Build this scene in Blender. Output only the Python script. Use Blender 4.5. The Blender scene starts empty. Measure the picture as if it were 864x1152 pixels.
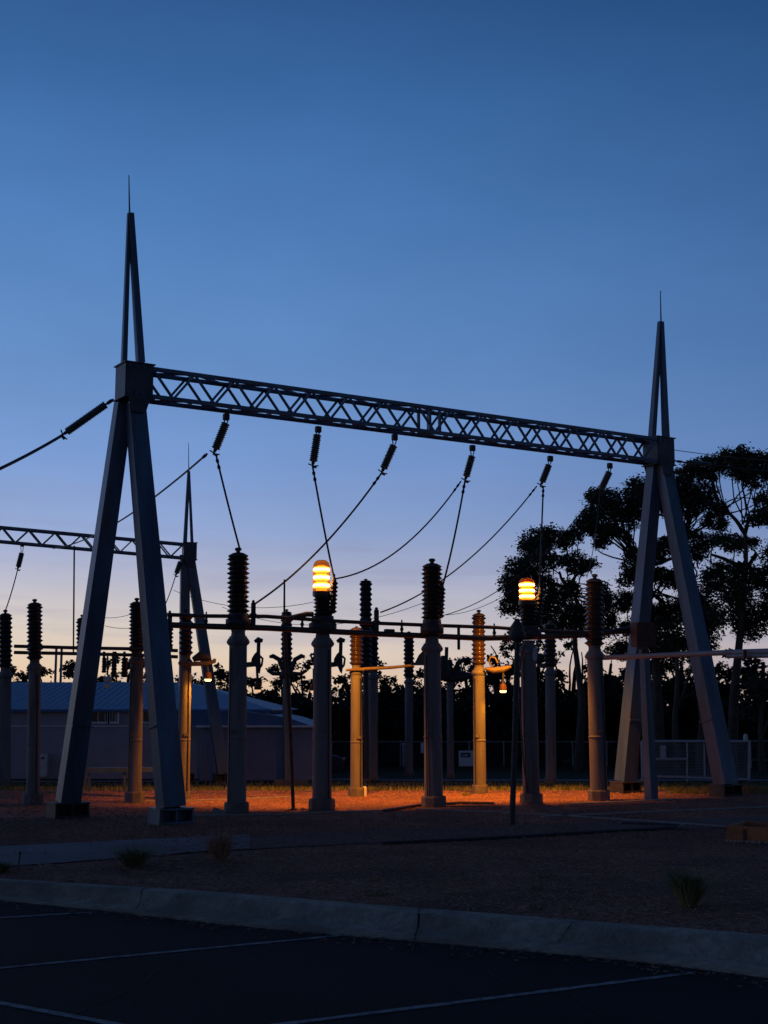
import bpy, bmesh, math, random
from mathutils import Vector, Matrix, noise
random.seed(7)
R = math.radians
SC = bpy.context.scene
COL = SC.collection

# ------------------------------------------------------------------ camera, sky, light, exposure
HC = 1.9                      # eye height above the yard
FPX = 1500.0                  # focal length in photograph pixels (1152 high)
PITCH = math.atan((795 - 576) / FPX)
cam_d = bpy.data.cameras.new('camera')
cam_d.lens = FPX / 1152 * 36.0
cam_d.sensor_width = 36.0
cam_d.clip_end = 2000
cam_d.clip_start = 0.1
cam = bpy.data.objects.new('camera', cam_d)
COL.objects.link(cam)
cam.location = (0, 0, HC)
cam.rotation_euler = (math.pi / 2 + PITCH, 0, 0)
SC.camera = cam
SC.view_settings.view_transform = 'Standard'
SC.view_settings.look = 'None'
SC.view_settings.gamma = 1
SC.view_settings.exposure = 0.0
SC.render.engine = 'CYCLES'


def lin(r, g, b):
    def f(c):
        c /= 255.0
        return c / 12.92 if c <= 0.04045 else ((c + 0.055) / 1.055) ** 2.4
    return (f(r), f(g), f(b), 1.0)


GLOW_AZ = R(-30)              # where the sun went down, left of the view
world = bpy.data.worlds.new('World')
SC.world = world
world.use_nodes = True
nt = world.node_tree
nt.nodes.clear()


def N(tree, typ, **kw):
    n = tree.nodes.new(typ)
    for k, v in kw.items():
        setattr(n, k, v)
    return n


def wlink(a, b):
    nt.links.new(a, b)


def ramp_set(node, stops, interp='LINEAR'):
    cr = node.color_ramp
    cr.interpolation = interp
    while len(cr.elements) > 1:
        cr.elements.remove(cr.elements[-1])
    cr.elements[0].position = stops[0][0]
    cr.elements[0].color = stops[0][1]
    for p, c in stops[1:]:
        e = cr.elements.new(p)
        e.color = c


out = N(nt, 'ShaderNodeOutputWorld')
bg = N(nt, 'ShaderNodeBackground')
tc = N(nt, 'ShaderNodeTexCoord')
sep = N(nt, 'ShaderNodeSeparateXYZ')
wlink(tc.outputs['Generated'], sep.inputs[0])


def elev(y):
    return math.sin(PITCH + math.atan((576 - y) / FPX))


# colour by height above the horizon
warm = N(nt, 'ShaderNodeValToRGB')
ramp_set(warm, [
    (0.0, lin(232, 196, 150)), (elev(765), lin(236, 204, 168)), (elev(735), lin(232, 211, 188)), (elev(700), lin(217, 206, 198)),
    (elev(660), lin(188, 187, 202)), (elev(600), lin(150, 170, 212)), (elev(520), lin(124, 158, 213)),
    (elev(400), lin(100, 142, 198)), (elev(250), lin(80, 126, 185)), (elev(100), lin(59, 104, 161)),
    (elev(0), lin(49, 91, 146)), (0.75, lin(26, 52, 98)), (1.0, lin(20, 42, 82))])
cool = N(nt, 'ShaderNodeValToRGB')
ramp_set(cool, [
    (0.0, lin(178, 156, 158)), (elev(750), lin(184, 170, 172)), (elev(700), lin(166, 168, 186)),
    (elev(640), lin(132, 150, 188)), (elev(560), lin(98, 128, 178)), (elev(400), lin(76, 116, 170)),
    (elev(250), lin(60, 102, 156)), (elev(100), lin(46, 88, 140)),
    (elev(0), lin(36, 72, 122)), (0.75, lin(22, 46, 88)), (1.0, lin(20, 42, 82))])
wlink(sep.outputs['Z'], warm.inputs[0])
wlink(sep.outputs['Z'], cool.inputs[0])
# direction round the horizon
comb = N(nt, 'ShaderNodeCombineXYZ')
wlink(sep.outputs['X'], comb.inputs[0])
wlink(sep.outputs['Y'], comb.inputs[1])
nrm = N(nt, 'ShaderNodeVectorMath', operation='NORMALIZE')
wlink(comb.outputs[0], nrm.inputs[0])
dot = N(nt, 'ShaderNodeVectorMath', operation='DOT_PRODUCT')
dot.inputs[1].default_value = (math.sin(GLOW_AZ), math.cos(GLOW_AZ), 0)
wlink(nrm.outputs[0], dot.inputs[0])
az = N(nt, 'ShaderNodeMapRange')
az.inputs['From Min'].default_value = math.cos(R(48))
az.inputs['From Max'].default_value = math.cos(R(14))
wlink(dot.outputs['Value'], az.inputs['Value'])
mixc = N(nt, 'ShaderNodeMix', data_type='RGBA')
wlink(az.outputs[0], mixc.inputs[0])
wlink(cool.outputs[0], mixc.inputs[6])
wlink(warm.outputs[0], mixc.inputs[7])
# the sky darkens away from the glow
dk = N(nt, 'ShaderNodeMapRange')
dk.inputs['From Min'].default_value = -0.6
dk.inputs['From Max'].default_value = 0.70
dk.inputs['To Min'].default_value = 0.34
dk.inputs['To Max'].default_value = 1.0
wlink(dot.outputs['Value'], dk.inputs['Value'])
# faint streaky cloud near the horizon
mp = N(nt, 'ShaderNodeMapping')
mp.inputs['Scale'].default_value = (2.2, 2.2, 30)
wlink(tc.outputs['Generated'], mp.inputs[0])
cl = N(nt, 'ShaderNodeTexNoise')
cl.inputs['Scale'].default_value = 2.2
cl.inputs['Detail'].default_value = 5
wlink(mp.outputs[0], cl.inputs['Vector'])
clr = N(nt, 'ShaderNodeMapRange')
clr.inputs['From Min'].default_value = 0.50
clr.inputs['From Max'].default_value = 0.72
wlink(cl.outputs[0], clr.inputs['Value'])
clh = N(nt, 'ShaderNodeMapRange')       # only low in the sky
clh.inputs['From Min'].default_value = elev(480)
clh.inputs['From Max'].default_value = elev(650)
clh.inputs['To Max'].default_value = 0.38
wlink(sep.outputs['Z'], clh.inputs['Value'])
clm = N(nt, 'ShaderNodeMath', operation='MULTIPLY')
wlink(clr.outputs[0], clm.inputs[0])
wlink(clh.outputs[0], clm.inputs[1])
mixd = N(nt, 'ShaderNodeMix', data_type='RGBA')
mixd.inputs[7].default_value = lin(138, 144, 180)
wlink(clm.outputs[0], mixd.inputs[0])
wlink(mixc.outputs[2], mixd.inputs[6])
mo = N(nt, 'ShaderNodeTexNoise')
mo.inputs['Scale'].default_value = 5.0
mo.inputs['Detail'].default_value = 7
mo.inputs['Roughness'].default_value = 0.6
mpo = N(nt, 'ShaderNodeMapping')
mpo.inputs['Scale'].default_value = (1, 1, 2.2)
wlink(tc.outputs['Generated'], mpo.inputs[0])
wlink(mpo.outputs[0], mo.inputs['Vector'])
mor = N(nt, 'ShaderNodeMapRange')
mor.inputs['From Min'].default_value = .3
mor.inputs['From Max'].default_value = .7
mor.inputs['To Min'].default_value = .955
mor.inputs['To Max'].default_value = 1.065
wlink(mo.outputs[0], mor.inputs['Value'])
mul = N(nt, 'ShaderNodeMath', operation='MULTIPLY')
vm = N(nt, 'ShaderNodeVectorMath', operation='SCALE')
wlink(mixd.outputs[2], vm.inputs[0])
wlink(dk.outputs[0], mul.inputs[0])
wlink(mor.outputs[0], mul.inputs[1])
wlink(mul.outputs[0], vm.inputs['Scale'])
wlink(vm.outputs[0], bg.inputs['Color'])
bg.inputs['Strength'].default_value = 1.0
wlink(bg.outputs[0], out.inputs[0])

sun_d = bpy.data.lights.new('sun', 'SUN')     # afterglow only: the sun is below the horizon
sun_d.energy = 0.06
sun_d.angle = R(40)
sun_d.color = (1.0, 0.80, 0.68)
sun_o = bpy.data.objects.new('sun', sun_d)
COL.objects.link(sun_o)
_a = R(-75)
sun_o.rotation_euler = Vector((-math.sin(_a) * math.cos(R(8)), -math.cos(_a) * math.cos(R(8)), -math.sin(R(8)))).to_track_quat('-Z', 'Y').to_euler()

# ------------------------------------------------------------------ measuring helpers
CW, SW = math.cos(PITCH), math.sin(PITCH)


def ray(px, py):
    a = (px - 432) / FPX
    b = (576 - py) / FPX
    return Vector((a, CW - b * SW, SW + b * CW))


def P(px, py, Y):
    d = ray(px, py)
    return Vector((0, 0, HC)) + d * (Y / d.y)


TERR = [(-100, 0), (31, 0), (42, -.6), (50, -.72), (62, -1.0), (500, -1.0)]


def terr(y):
    for (a, za), (b, zb) in zip(TERR, TERR[1:]):
        if y <= b:
            return za + (zb - za) * (y - a) / (b - a)
    return TERR[-1][1]


def G(px, py, z=None):
    d = ray(px, py)
    if z is not None:
        return Vector((0, 0, HC)) + d * ((z - HC) / d.z)
    y = 5.0
    while y < 300:
        p = Vector((0, 0, HC)) + d * (y / d.y)
        if p.z <= terr(y):
            return Vector((p.x, p.y, terr(y)))
        y += 0.01
    return Vector((p.x, p.y, terr(y)))


# ------------------------------------------------------------------ materials
MATS = {}


def mat(name, col, rough=0.7, metal=0.0, var=0.15, scale=6.0, bump=0.0, bscale=60.0, col2=None, streak=False, spec=0.5, emit=None, estr=0.0, alpha=1.0, dirt=None):
    if name in MATS:
        return MATS[name]
    m = bpy.data.materials.new(name)
    m.use_nodes = True
    t = m.node_tree
    b = t.nodes['Principled BSDF']
    co = t.nodes.new('ShaderNodeNewGeometry')
    mpn = t.nodes.new('ShaderNodeMapping')
    if streak:
        mpn.inputs['Scale'].default_value = (1, 1, 0.12)
    t.links.new(co.outputs['Position'], mpn.inputs[0])
    n = t.nodes.new('ShaderNodeTexNoise')
    n.inputs['Scale'].default_value = scale
    n.inputs['Detail'].default_value = 6
    n.inputs['Roughness'].default_value = 0.65
    t.links.new(mpn.outputs[0], n.inputs['Vector'])
    cr = t.nodes.new('ShaderNodeValToRGB')
    c = col
    if col2 is None:
        lo = tuple(x * (1 - var) for x in c) + (1,)
        hi = tuple(min(1, x * (1 + var)) for x in c) + (1,)
    else:
        lo = tuple(c) + (1,)
        hi = tuple(col2) + (1,)
    ramp_set(cr, [(0.35, lo), (0.65, hi)])
    t.links.new(n.outputs[0], cr.inputs[0])
    last = cr.outputs[0]
    if dirt:
        n2 = t.nodes.new('ShaderNodeTexNoise')
        n2.inputs['Scale'].default_value = dirt[1]
        n2.inputs['Detail'].default_value = 8
        n2.inputs['Roughness'].default_value = 0.7
        t.links.new(mpn.outputs[0], n2.inputs['Vector'])
        r2 = t.nodes.new('ShaderNodeMapRange')
        r2.inputs['From Min'].default_value = 0.50
        r2.inputs['From Max'].default_value = 0.66
        t.links.new(n2.outputs[0], r2.inputs['Value'])
        mx = t.nodes.new('ShaderNodeMix')
        mx.data_type = 'RGBA'
        mx.inputs[7].default_value = tuple(dirt[0]) + (1,)
        t.links.new(r2.outputs[0], mx.inputs[0])
        t.links.new(last, mx.inputs[6])
        last = mx.outputs[2]
    t.links.new(last, b.inputs['Base Color'])
    b.inputs['Roughness'].default_value = rough
    b.inputs['Metallic'].default_value = metal
    b.inputs['Specular IOR Level'].default_value = spec
    if bump:
        nb = t.nodes.new('ShaderNodeTexNoise')
        nb.inputs['Scale'].default_value = bscale
        nb.inputs['Detail'].default_value = 5
        t.links.new(co.outputs['Position'], nb.inputs['Vector'])
        bu = t.nodes.new('ShaderNodeBump')
        bu.inputs['Strength'].default_value = bump
        bu.inputs['Distance'].default_value = 0.02
        t.links.new(nb.outputs[0], bu.inputs['Height'])
        t.links.new(bu.outputs[0], b.inputs['Normal'])
    if emit:
        b.inputs['Emission Color'].default_value = tuple(emit) + (1,)
        b.inputs['Emission Strength'].default_value = estr
    if alpha < 1:
        b.inputs['Alpha'].default_value = alpha
    MATS[name] = m
    return m


M_STEEL = mat('galvanised steel', (.070, .13, .21), .42, .35, .32, 2.2, .15, 30, streak=True, dirt=((.10, .10, .11), 3.5))
M_STEELD = mat('dark blue steel', (.035, .055, .085), .45, .3, .3, 3.0, .1, 40)
M_DARKST = mat('weathered dark steel', (.05, .05, .055), .6, .3, .3, 8)
M_BUS = mat('copper brown busbar', (.10, .065, .05), .45, .4, .25, 5)
M_RUSTY = mat('rust brown steel', (.11, .05, .035), .75, .1, .3, 7)
M_CONC = mat('column concrete', (.175, .18, .19), .8, 0, .14, 3.0, .15, 50, streak=True, dirt=((.11, .10, .10), 4))
M_PLINTH = mat('plinth concrete', (.15, .145, .14), .9, 0, .2, 8, .3, 60)
M_PORC = mat('brown glazed porcelain', (.040, .025, .019), .22, 0, .2, 6)
M_PORCB = mat('black brown porcelain', (.018, .012, .012), .28, 0, .2, 6)
M_GLASSINS = mat('green grey insulator glass', (.05, .085, .085), .2, 0, .2, 9)
M_WIRE = mat('dark aluminium conductor', (.035, .035, .04), .5, .5, .1, 6)
M_WOOD = mat('orange brown timber', (.40, .15, .06), .8, 0, .3, 5, .2, 30)
M_WHITE = mat('chalky white paint', (.62, .62, .62), .6, 0, .08, 4)
M_GATE = mat('zinc white tube', (.42, .46, .50), .5, .2, .1, 5)
M_BARK = mat('gum bark', (.06, .05, .042), .9, 0, .3, 3, col2=(.11, .09, .075))
M_BARKD = mat('dark bark', (.03, .025, .022), .9, 0, .3, 3)
M_LEAF = mat('gum leaves', (.020, .030, .014), .6, 0, .4, .8, col2=(.045, .050, .026))
M_LEAFD = mat('dense leaves', (.012, .016, .010), .8, 0, .3, .6)
M_ROOF = mat('blue sheet roof', (.085, .18, .36), .55, .1, .12, 2)
M_WALL = mat('shed wall sheet', (.38, .355, .42), .8, 0, .1, 1.5)
M_WALLB = mat('blue grey shed wall', (.25, .27, .38), .8, 0, .1, 1.5)
M_TRIM = mat('pale window trim', (.80, .80, .86), .7, 0, .1, 3)
M_DARKGL = mat('dark window glass', (.015, .018, .025), .15, 0, .1, 3)
M_GRASSB = mat('grass blades', (.09, .12, .045), .8, 0, .3, 3, col2=(.24, .24, .11))
M_DRY = mat('dry grass blades', (.38, .22, .15), .9, 0, .3, 6)
M_FPOSTB = mat('small box grey', (.15, .15, .15), .6)
M_PIPE = mat('pale grey tube', (.36, .36, .37), .5, .3, .15, 4)
M_TAN = mat('tan steel bracket', (.16, .13, .10), .6, .2, .2, 5)

# ------------------------------------------------------------------ mesh helpers


class MB:
    def __init__(s):
        s.v, s.f, s.sm = [], [], []

    def add(s, vs, fs, smooth=False):
        o = len(s.v)
        s.v += [Vector(v) for v in vs]
        for f in fs:
            s.f.append([i + o for i in f])
            s.sm.append(smooth)

    def tube(s, pts, r, n=8, cap=True, smooth=True):
        pts = [Vector(p) for p in pts]
        rs = r if isinstance(r, (list, tuple)) else [r] * len(pts)
        prev = None
        vs = []
        for i, p in enumerate(pts):
            if i == 0:
                d = pts[1] - p
            elif i == len(pts) - 1:
                d = p - pts[i - 1]
            else:
                d = (pts[i + 1] - p).normalized() + (p - pts[i - 1]).normalized()
            d.normalize()
            if prev is None:
                u = d.orthogonal().normalized()
            else:
                u = prev - d * prev.dot(d)
                u.normalize()
            prev = u
            w = d.cross(u)
            for k in range(n):
                a = 2 * math.pi * k / n
                vs.append(p + (u * math.cos(a) + w * math.sin(a)) * rs[i])
        fs = []
        for i in range(len(pts) - 1):
            for k in range(n):
                k2 = (k + 1) % n
                fs.append([i * n + k, i * n + k2, (i + 1) * n + k2, (i + 1) * n + k])
        s.add(vs, fs, smooth)
        if cap:
            m = len(pts) - 1
            s.add([vs[k] for k in range(n)][::-1], [list(range(n))])
            s.add([vs[m * n + k] for k in range(n)], [list(range(n))])

    def lathe(s, base, prof, n=20, axis=None, smooth=True):
        """prof: list of (radius, height) along axis from base"""
        base = Vector(base)
        ax = Vector(axis).normalized() if axis is not None else Vector((0, 0, 1))
        u = ax.orthogonal().normalized()
        w = ax.cross(u)
        vs, fs = [], []
        for r, h in prof:
            for k in range(n):
                a = 2 * math.pi * k / n
                vs.append(base + ax * h + (u * math.cos(a) + w * math.sin(a)) * r)
        for i in range(len(prof) - 1):
            for k in range(n):
                k2 = (k + 1) % n
                fs.append([i * n + k, i * n + k2, (i + 1) * n + k2, (i + 1) * n + k])
        s.add(vs, fs, smooth)
        s.add(vs[:n][::-1], [list(range(n))])
        s.add(vs[-n:], [list(range(n))])

    def box(s, c, size, x=None, y=None, bev=0.0):
        c = Vector(c)
        X = Vector(x).normalized() if x is not None else Vector((1, 0, 0))
        Y = Vector(y).normalized() if y is not None else Vector((-X.y, X.x, 0)).normalized()
        Z = X.cross(Y).normalized()
        hx, hy, hz = [q / 2 for q in size]
        if bev <= 0:
            vs = [c + X * (a * hx) + Y * (b * hy) + Z * (d * hz) for a in (-1, 1) for b in (-1, 1) for d in (-1, 1)]
            s.add(vs, [[0, 1, 3, 2], [4, 6, 7, 5], [0, 4, 5, 1], [2, 3, 7, 6], [0, 2, 6, 4], [1, 5, 7, 3]])
            return
        bm = bmesh.new()
        bmesh.ops.create_cube(bm, size=1)
        for v in bm.verts:
            v.co = Vector((v.co.x * size[0], v.co.y * size[1], v.co.z * size[2]))
        bmesh.ops.bevel(bm, geom=bm.edges[:], offset=bev, segments=2, affect='EDGES')
        bm.verts.index_update()
        s.add([c + X * v.co.x + Y * v.co.y + Z * v.co.z for v in bm.verts], [[v.index for v in f.verts] for f in bm.faces])
        bm.free()

    def beam(s, p0, p1, wu, wv, u, w2=None):
        """box section member from p0 to p1; u = direction of the wu side; w2=(wu,wv) at p1"""
        p0, p1 = Vector(p0), Vector(p1)
        d = (p1 - p0).normalized()
        U = Vector(u)
        U = (U - d * U.dot(d)).normalized()
        V = d.cross(U)
        a, b = (wu, wv)
        a2, b2 = w2 if w2 else (wu, wv)
        vs = []
        for p, q, r in ((p0, a, b), (p1, a2, b2)):
            for i, j in ((-1, -1), (1, -1), (1, 1), (-1, 1)):
                vs.append(p + U * (i * q / 2) + V * (j * r / 2))
        s.add(vs, [[3, 2, 1, 0], [4, 5, 6, 7], [0, 1, 5, 4], [1, 2, 6, 5], [2, 3, 7, 6], [3, 0, 4, 7]])

    def prism(s, poly, off):
        """poly list of 3d points, extruded by vector off"""
        n = len(poly)
        off = Vector(off)
        vs = [Vector(p) for p in poly] + [Vector(p) + off for p in poly]
        fs = [list(range(n))[::-1], list(range(n, 2 * n))]
        for i in range(n):
            j = (i + 1) % n
            fs.append([i, j, j + n, i + n])
        s.add(vs, fs)

    def quad(s, a, b, c, d):
        s.add([a, b, c, d], [[0, 1, 2, 3]])

    def build(s, name, m, parent=None, fix=True):
        me = bpy.data.meshes.new(name)
        if parent is not None:
            off = Vector(parent['_o'])
        else:
            mn = Vector((min(v.x for v in s.v), min(v.y for v in s.v), min(v.z for v in s.v)))
            mxv = Vector((max(v.x for v in s.v), max(v.y for v in s.v), 0))
            off = Vector(((mn.x + mxv.x) / 2, (mn.y + mxv.y) / 2, mn.z))
        me.from_pydata([v - off for v in s.v], [], s.f)
        for p, q in zip(me.polygons, s.sm):
            p.use_smooth = q
        if fix:
            bm = bmesh.new()
            bm.from_mesh(me)
            bmesh.ops.recalc_face_normals(bm, faces=bm.faces[:])
            bm.to_mesh(me)
            bm.free()
        me.materials.append(m)
        o = bpy.data.objects.new(name, me)
        COL.objects.link(o)
        if parent is None:
            o.location = off
            o['_o'] = tuple(off)
        else:
            o.parent = parent
            # sub-parts sit in their parent's own space
            o['_o'] = tuple(off)
        return o


def tag(o, label=None, cat=None, group=None, kind=None):
    if label: o['label'] = label
    if cat: o['category'] = cat
    if group: o['group'] = group
    if kind: o['kind'] = kind
    return o


def thing(name, loc, label, cat, group=None):
    o = bpy.data.objects.new(name, None)
    o.empty_display_size = 0.2
    COL.objects.link(o)
    o.location = loc
    o['_o'] = tuple(loc)
    return tag(o, label, cat, group)


def struct(name, mb, m, kind='structure', fix=False):
    o = mb.build(name, m, fix=fix)
    o['kind'] = kind
    return o


# ------------------------------------------------------------------ ground
def ground_mat(name, cols, scale, rough=.95, bump=.6, bscale=50, big=None):
    m = bpy.data.materials.new(name)
    m.use_nodes = True
    t = m.node_tree
    b = t.nodes['Principled BSDF']
    g = t.nodes.new('ShaderNodeNewGeometry')
    n = t.nodes.new('ShaderNodeTexNoise')
    n.inputs['Scale'].default_value = scale
    n.inputs['Detail'].default_value = 8
    n.inputs['Roughness'].default_value = .75
    t.links.new(g.outputs['Position'], n.inputs['Vector'])
    cr = t.nodes.new('ShaderNodeValToRGB')
    ramp_set(cr, [(0.32 + 0.36 * i / (len(cols) - 1), tuple(c) + (1,)) for i, c in enumerate(cols)])
    t.links.new(n.outputs[0], cr.inputs[0])
    last = cr.outputs[0]
    if big:
        n2 = t.nodes.new('ShaderNodeTexNoise')
        n2.inputs['Scale'].default_value = big[1]
        n2.inputs['Detail'].default_value = 4
        t.links.new(g.outputs['Position'], n2.inputs['Vector'])
        r2 = t.nodes.new('ShaderNodeMapRange')
        r2.inputs['From Min'].default_value = .42
        r2.inputs['From Max'].default_value = .62
        r2.inputs['To Max'].default_value = big[2]
        t.links.new(n2.outputs[0], r2.inputs['Value'])
        mx = t.nodes.new('ShaderNodeMix')
        mx.data_type = 'RGBA'
        mx.inputs[7].default_value = tuple(big[0]) + (1,)
        t.links.new(r2.outputs[0], mx.inputs[0])
        t.links.new(last, mx.inputs[6])
        last = mx.outputs[2]
    t.links.new(last, b.inputs['Base Color'])
    b.inputs['Roughness'].default_value = rough
    b.inputs['Specular IOR Level'].default_value = .15
    vb = t.nodes.new('ShaderNodeTexNoise')
    vb.inputs['Scale'].default_value = bscale
    vb.inputs['Detail'].default_value = 6
    t.links.new(g.outputs['Position'], vb.inputs['Vector'])
    bu = t.nodes.new('ShaderNodeBump')
    bu.inputs['Strength'].default_value = bump
    bu.inputs['Distance'].default_value = .03
    t.links.new(vb.outputs[0], bu.inputs['Height'])
    t.links.new(bu.outputs[0], b.inputs['Normal'])
    return m


M_GRASSG = ground_mat('grass ground', [(.014, .020, .008), (.028, .036, .012), (.05, .052, .02)], 9, bump=.8, bscale=30, big=((.04, .03, .018), .5, .7))
M_GRAVEL = ground_mat('red brown gravel', [(.10, .046, .032), (.30, .135, .090), (.62, .34, .23)], 16, bump=1.0, bscale=30, big=((.10, .060, .050), .6, .75))
M_ASPH = ground_mat('asphalt', [(.004, .005, .009), (.008, .010, .015), (.017, .019, .024)], 70, rough=.9, bump=.5, bscale=110, big=((.004, .005, .008), .5, .75))
M_KERB = ground_mat('kerb concrete', [(.22, .195, .15), (.33, .295, .23), (.46, .41, .32)], 7, bump=.5, bscale=25, big=((.17, .155, .125), 1.3, .75))
M_PATH = ground_mat('dusty path concrete', [(.15, .165, .18), (.20, .215, .23), (.25, .255, .26)], 5, bump=.3, bscale=60, big=((.13, .12, .115), .45, .7))
M_PAINT = ground_mat('worn white line paint', [(.03, .032, .038), (.24, .25, .26), (.36, .37, .38)], 9, bump=.3, bscale=90)
M_EDGE = ground_mat('pale concrete edging', [(.20, .18, .16), (.32, .30, .27), (.42, .39, .35)], 12, bump=.3, bscale=60)


# main sheet, out to the horizon
g = MB()
ys = [-60, 5, 30.2, 31.4, 33, 36, 39, 42, 46, 50, 56, 62, 80, 120, 300, 900]
xs = [-700, -200, -90, -40, -15, 0, 15, 40, 90, 200, 700]
vs = []
for y in ys:
    for x in xs:
        z = -.4 if y < 31 else (terr(y) - 0.004)
        vs.append((x, y, z))
fs = []
for j in range(len(ys) - 1):
    for i in range(len(xs) - 1):
        a = j * len(xs) + i
        fs.append([a, a + 1, a + 1 + len(xs), a + len(xs)])
g.add(vs, fs)
struct('ground', g, M_GRASSG)

# kerb lines
KB = [(-140, 978), (0, 990), (100, 995.5), (220, 1003), (340, 1012), (470, 1023), (660, 1037), (864, 1053), (1000, 1064), (1200, 1080)]
KF = [(-140, 998), (0, 1013), (110, 1024), (230, 1038), (380, 1052), (550, 1066), (700, 1080), (864, 1100), (1000, 1117), (1200, 1143)]
kb = [G(x, y, 0.0) for x, y in KB]
kf = [G(x, y, -.13) for x, y in KF]
# carry on off-frame
kb = [kb[0] + (kb[0] - kb[1]).normalized() * 40] + kb + [kb[-1] + (kb[-1] - kb[-2]).normalized() * 4]
kf = [kf[0] + (kf[0] - kf[1]).normalized() * 40] + kf + [kf[-1] + (kf[-1] - kf[-2]).normalized() * 4]


def poly_at(poly, x):
    for a, b in zip(poly, poly[1:]):
        if a.x <= x <= b.x:
            t = (x - a.x) / (b.x - a.x)
            return a.y + (b.y - a.y) * t
    return poly[0].y if x < poly[0].x else poly[-1].y


def resample(poly, n):
    L = [0]
    for a, b in zip(poly, poly[1:]):
        L.append(L[-1] + (b - a).length)
    res = []
    for i in range(n):
        s = L[-1] * i / (n - 1)
        j = max(k for k in range(len(L)) if L[k] <= s + 1e-9)
        j = min(j, len(poly) - 2)
        t = (s - L[j]) / max(1e-9, L[j + 1] - L[j])
        res.append(poly[j].lerp(poly[j + 1], t))
    return res


rnd0 = random.Random(31)
NK = 240
kerb = MB()
prof = [(0.0, -.12), (0.0, .012), (.06, .02), (.30, .018), (.36, .004), (.50, -.095), (.56, -.112), (1.0, -.124), (1.0, -.2)]
xk = [kb[0].x + (kb[-1].x - kb[0].x) * i / (NK - 1) for i in range(NK)]
kbr = []
kfr = []
for i in range(NK):
    # dense spacing inside the view
    pass
import bisect
dense = sorted(set([round(v, 3) for v in [kb[0].x + (kb[1].x - kb[0].x) * i / 10 for i in range(10)] + [kb[1].x + (kb[-1].x - kb[1].x) * i / 200 for i in range(201)]]))
vs = []
for x in dense:
    yb = poly_at(kb, x)
    t = (x - kb[0].x) / (kb[-1].x - kb[0].x)
    # matching point on front line: nearest perpendicular
    i = dense.index(x)
    x2 = min(x + .01, dense[-1])
    sl = (poly_at(kb, x2) - poly_at(kb, x2 - .3)) / .3
    nrm2 = Vector((sl, -1, 0)).normalized()
    q = Vector((x, yb, 0))
    for k in range(200):
        q += nrm2 * .01
        if q.y < poly_at(kf, q.x):
            break
    for tt, z in prof:
        p = Vector((x, yb, 0)).lerp(q, tt)
        wob = .006 * noise.noise(Vector((x * .8, tt * 3, 0)))
        vs.append((p.x, p.y, z + wob))
m_ = len(prof)
fs = []
for i in range(len(dense) - 1):
    for k in range(m_ - 1):
        fs.append([i * m_ + k, i * m_ + k + 1, (i + 1) * m_ + k + 1, (i + 1) * m_ + k])
kerb.add(vs, fs, True)
struct('kerb', kerb, M_KERB, fix=True)

# control joints across the kerb (narrow dark grooves filled with dirt)
M_CRACK = mat('dirt filled crack', (.012, .012, .012), 1, 0, .2, 20)


def ground_strip(pts, w, z, dz=0.0, wob=0.0):
    mb = MB()
    pts = [Vector((p[0], p[1], 0)) for p in pts]
    vs = []
    for i, p in enumerate(pts):
        d = (pts[min(i + 1, len(pts) - 1)] - pts[max(i - 1, 0)]).normalized()
        nn = Vector((-d.y, d.x, 0))
        zz = z(p.x, p.y) if callable(z) else z
        ww = w * (1 + wob * random.uniform(-1, 1))
        vs += [p - nn * ww / 2 + Vector((0, 0, zz)), p + nn * ww / 2 + Vector((0, 0, zz))]
    fs = [[2 * i, 2 * i + 1, 2 * i + 3, 2 * i + 2] for i in range(len(pts) - 1)]
    mb.add(vs, fs)
    return mb


def kerb_z(x, y):
    yb, yf = poly_at(kb, x), poly_at(kf, x)
    t = min(1, max(0, (yb - y) / (yb - yf)))
    pr = prof[1:8]
    for (a, za), (b, zb) in zip(pr, pr[1:]):
        if t <= b:
            return za + (zb - za) * (t - a) / max(1e-6, b - a) + .010
    return -.112


def polyline_px(pts, z, n=24):
    ps = [G(x, y, z) for x, y in pts]
    return resample(ps, n)


cr_ = polyline_px([(473, 1024), (471, 1035), (467, 1041), (466, 1050), (463, 1058)], -.03, 14)
struct('kerb_joint', ground_strip(cr_, .018, kerb_z, wob=.5), M_CRACK)
for pts in ([(165, 1003), (152, 1014), (130, 1022), (100, 1027)], [(660, 1041), (640, 1047), (610, 1053), (570, 1058)]):
    struct('kerb_crack', ground_strip(polyline_px(pts, -.03, 40), .008, kerb_z, wob=.5), M_CRACK)

# gravel yard: from the kerb back to the grass
gv = MB()
vs = []
nx = 160
X0, X1 = -40, 40
ylast = 31.5
for i in range(nx + 1):
    x = X0 + (X1 - X0) * i / nx
    y0 = poly_at(kb, x) - .01
    for j in range(41):
        t = j / 40
        y = y0 + (ylast + .9 * noise.noise(Vector((x * .5, 3, 0))) - y0) * t ** 1.6
        z = .0 + (.010 * noise.noise(Vector((x * 1.2, y * 1.2, 0)))) * min(1, t * 8) - (terr(31) - terr(y))
        vs.append((x, y, z + .006))
fs = [[i * 41 + j, (i + 1) * 41 + j, (i + 1) * 41 + j + 1, i * 41 + j + 1] for i in range(nx) for j in range(40)]
gv.add(vs, fs, True)
struct('gravel_yard', gv, M_GRAVEL)

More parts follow.
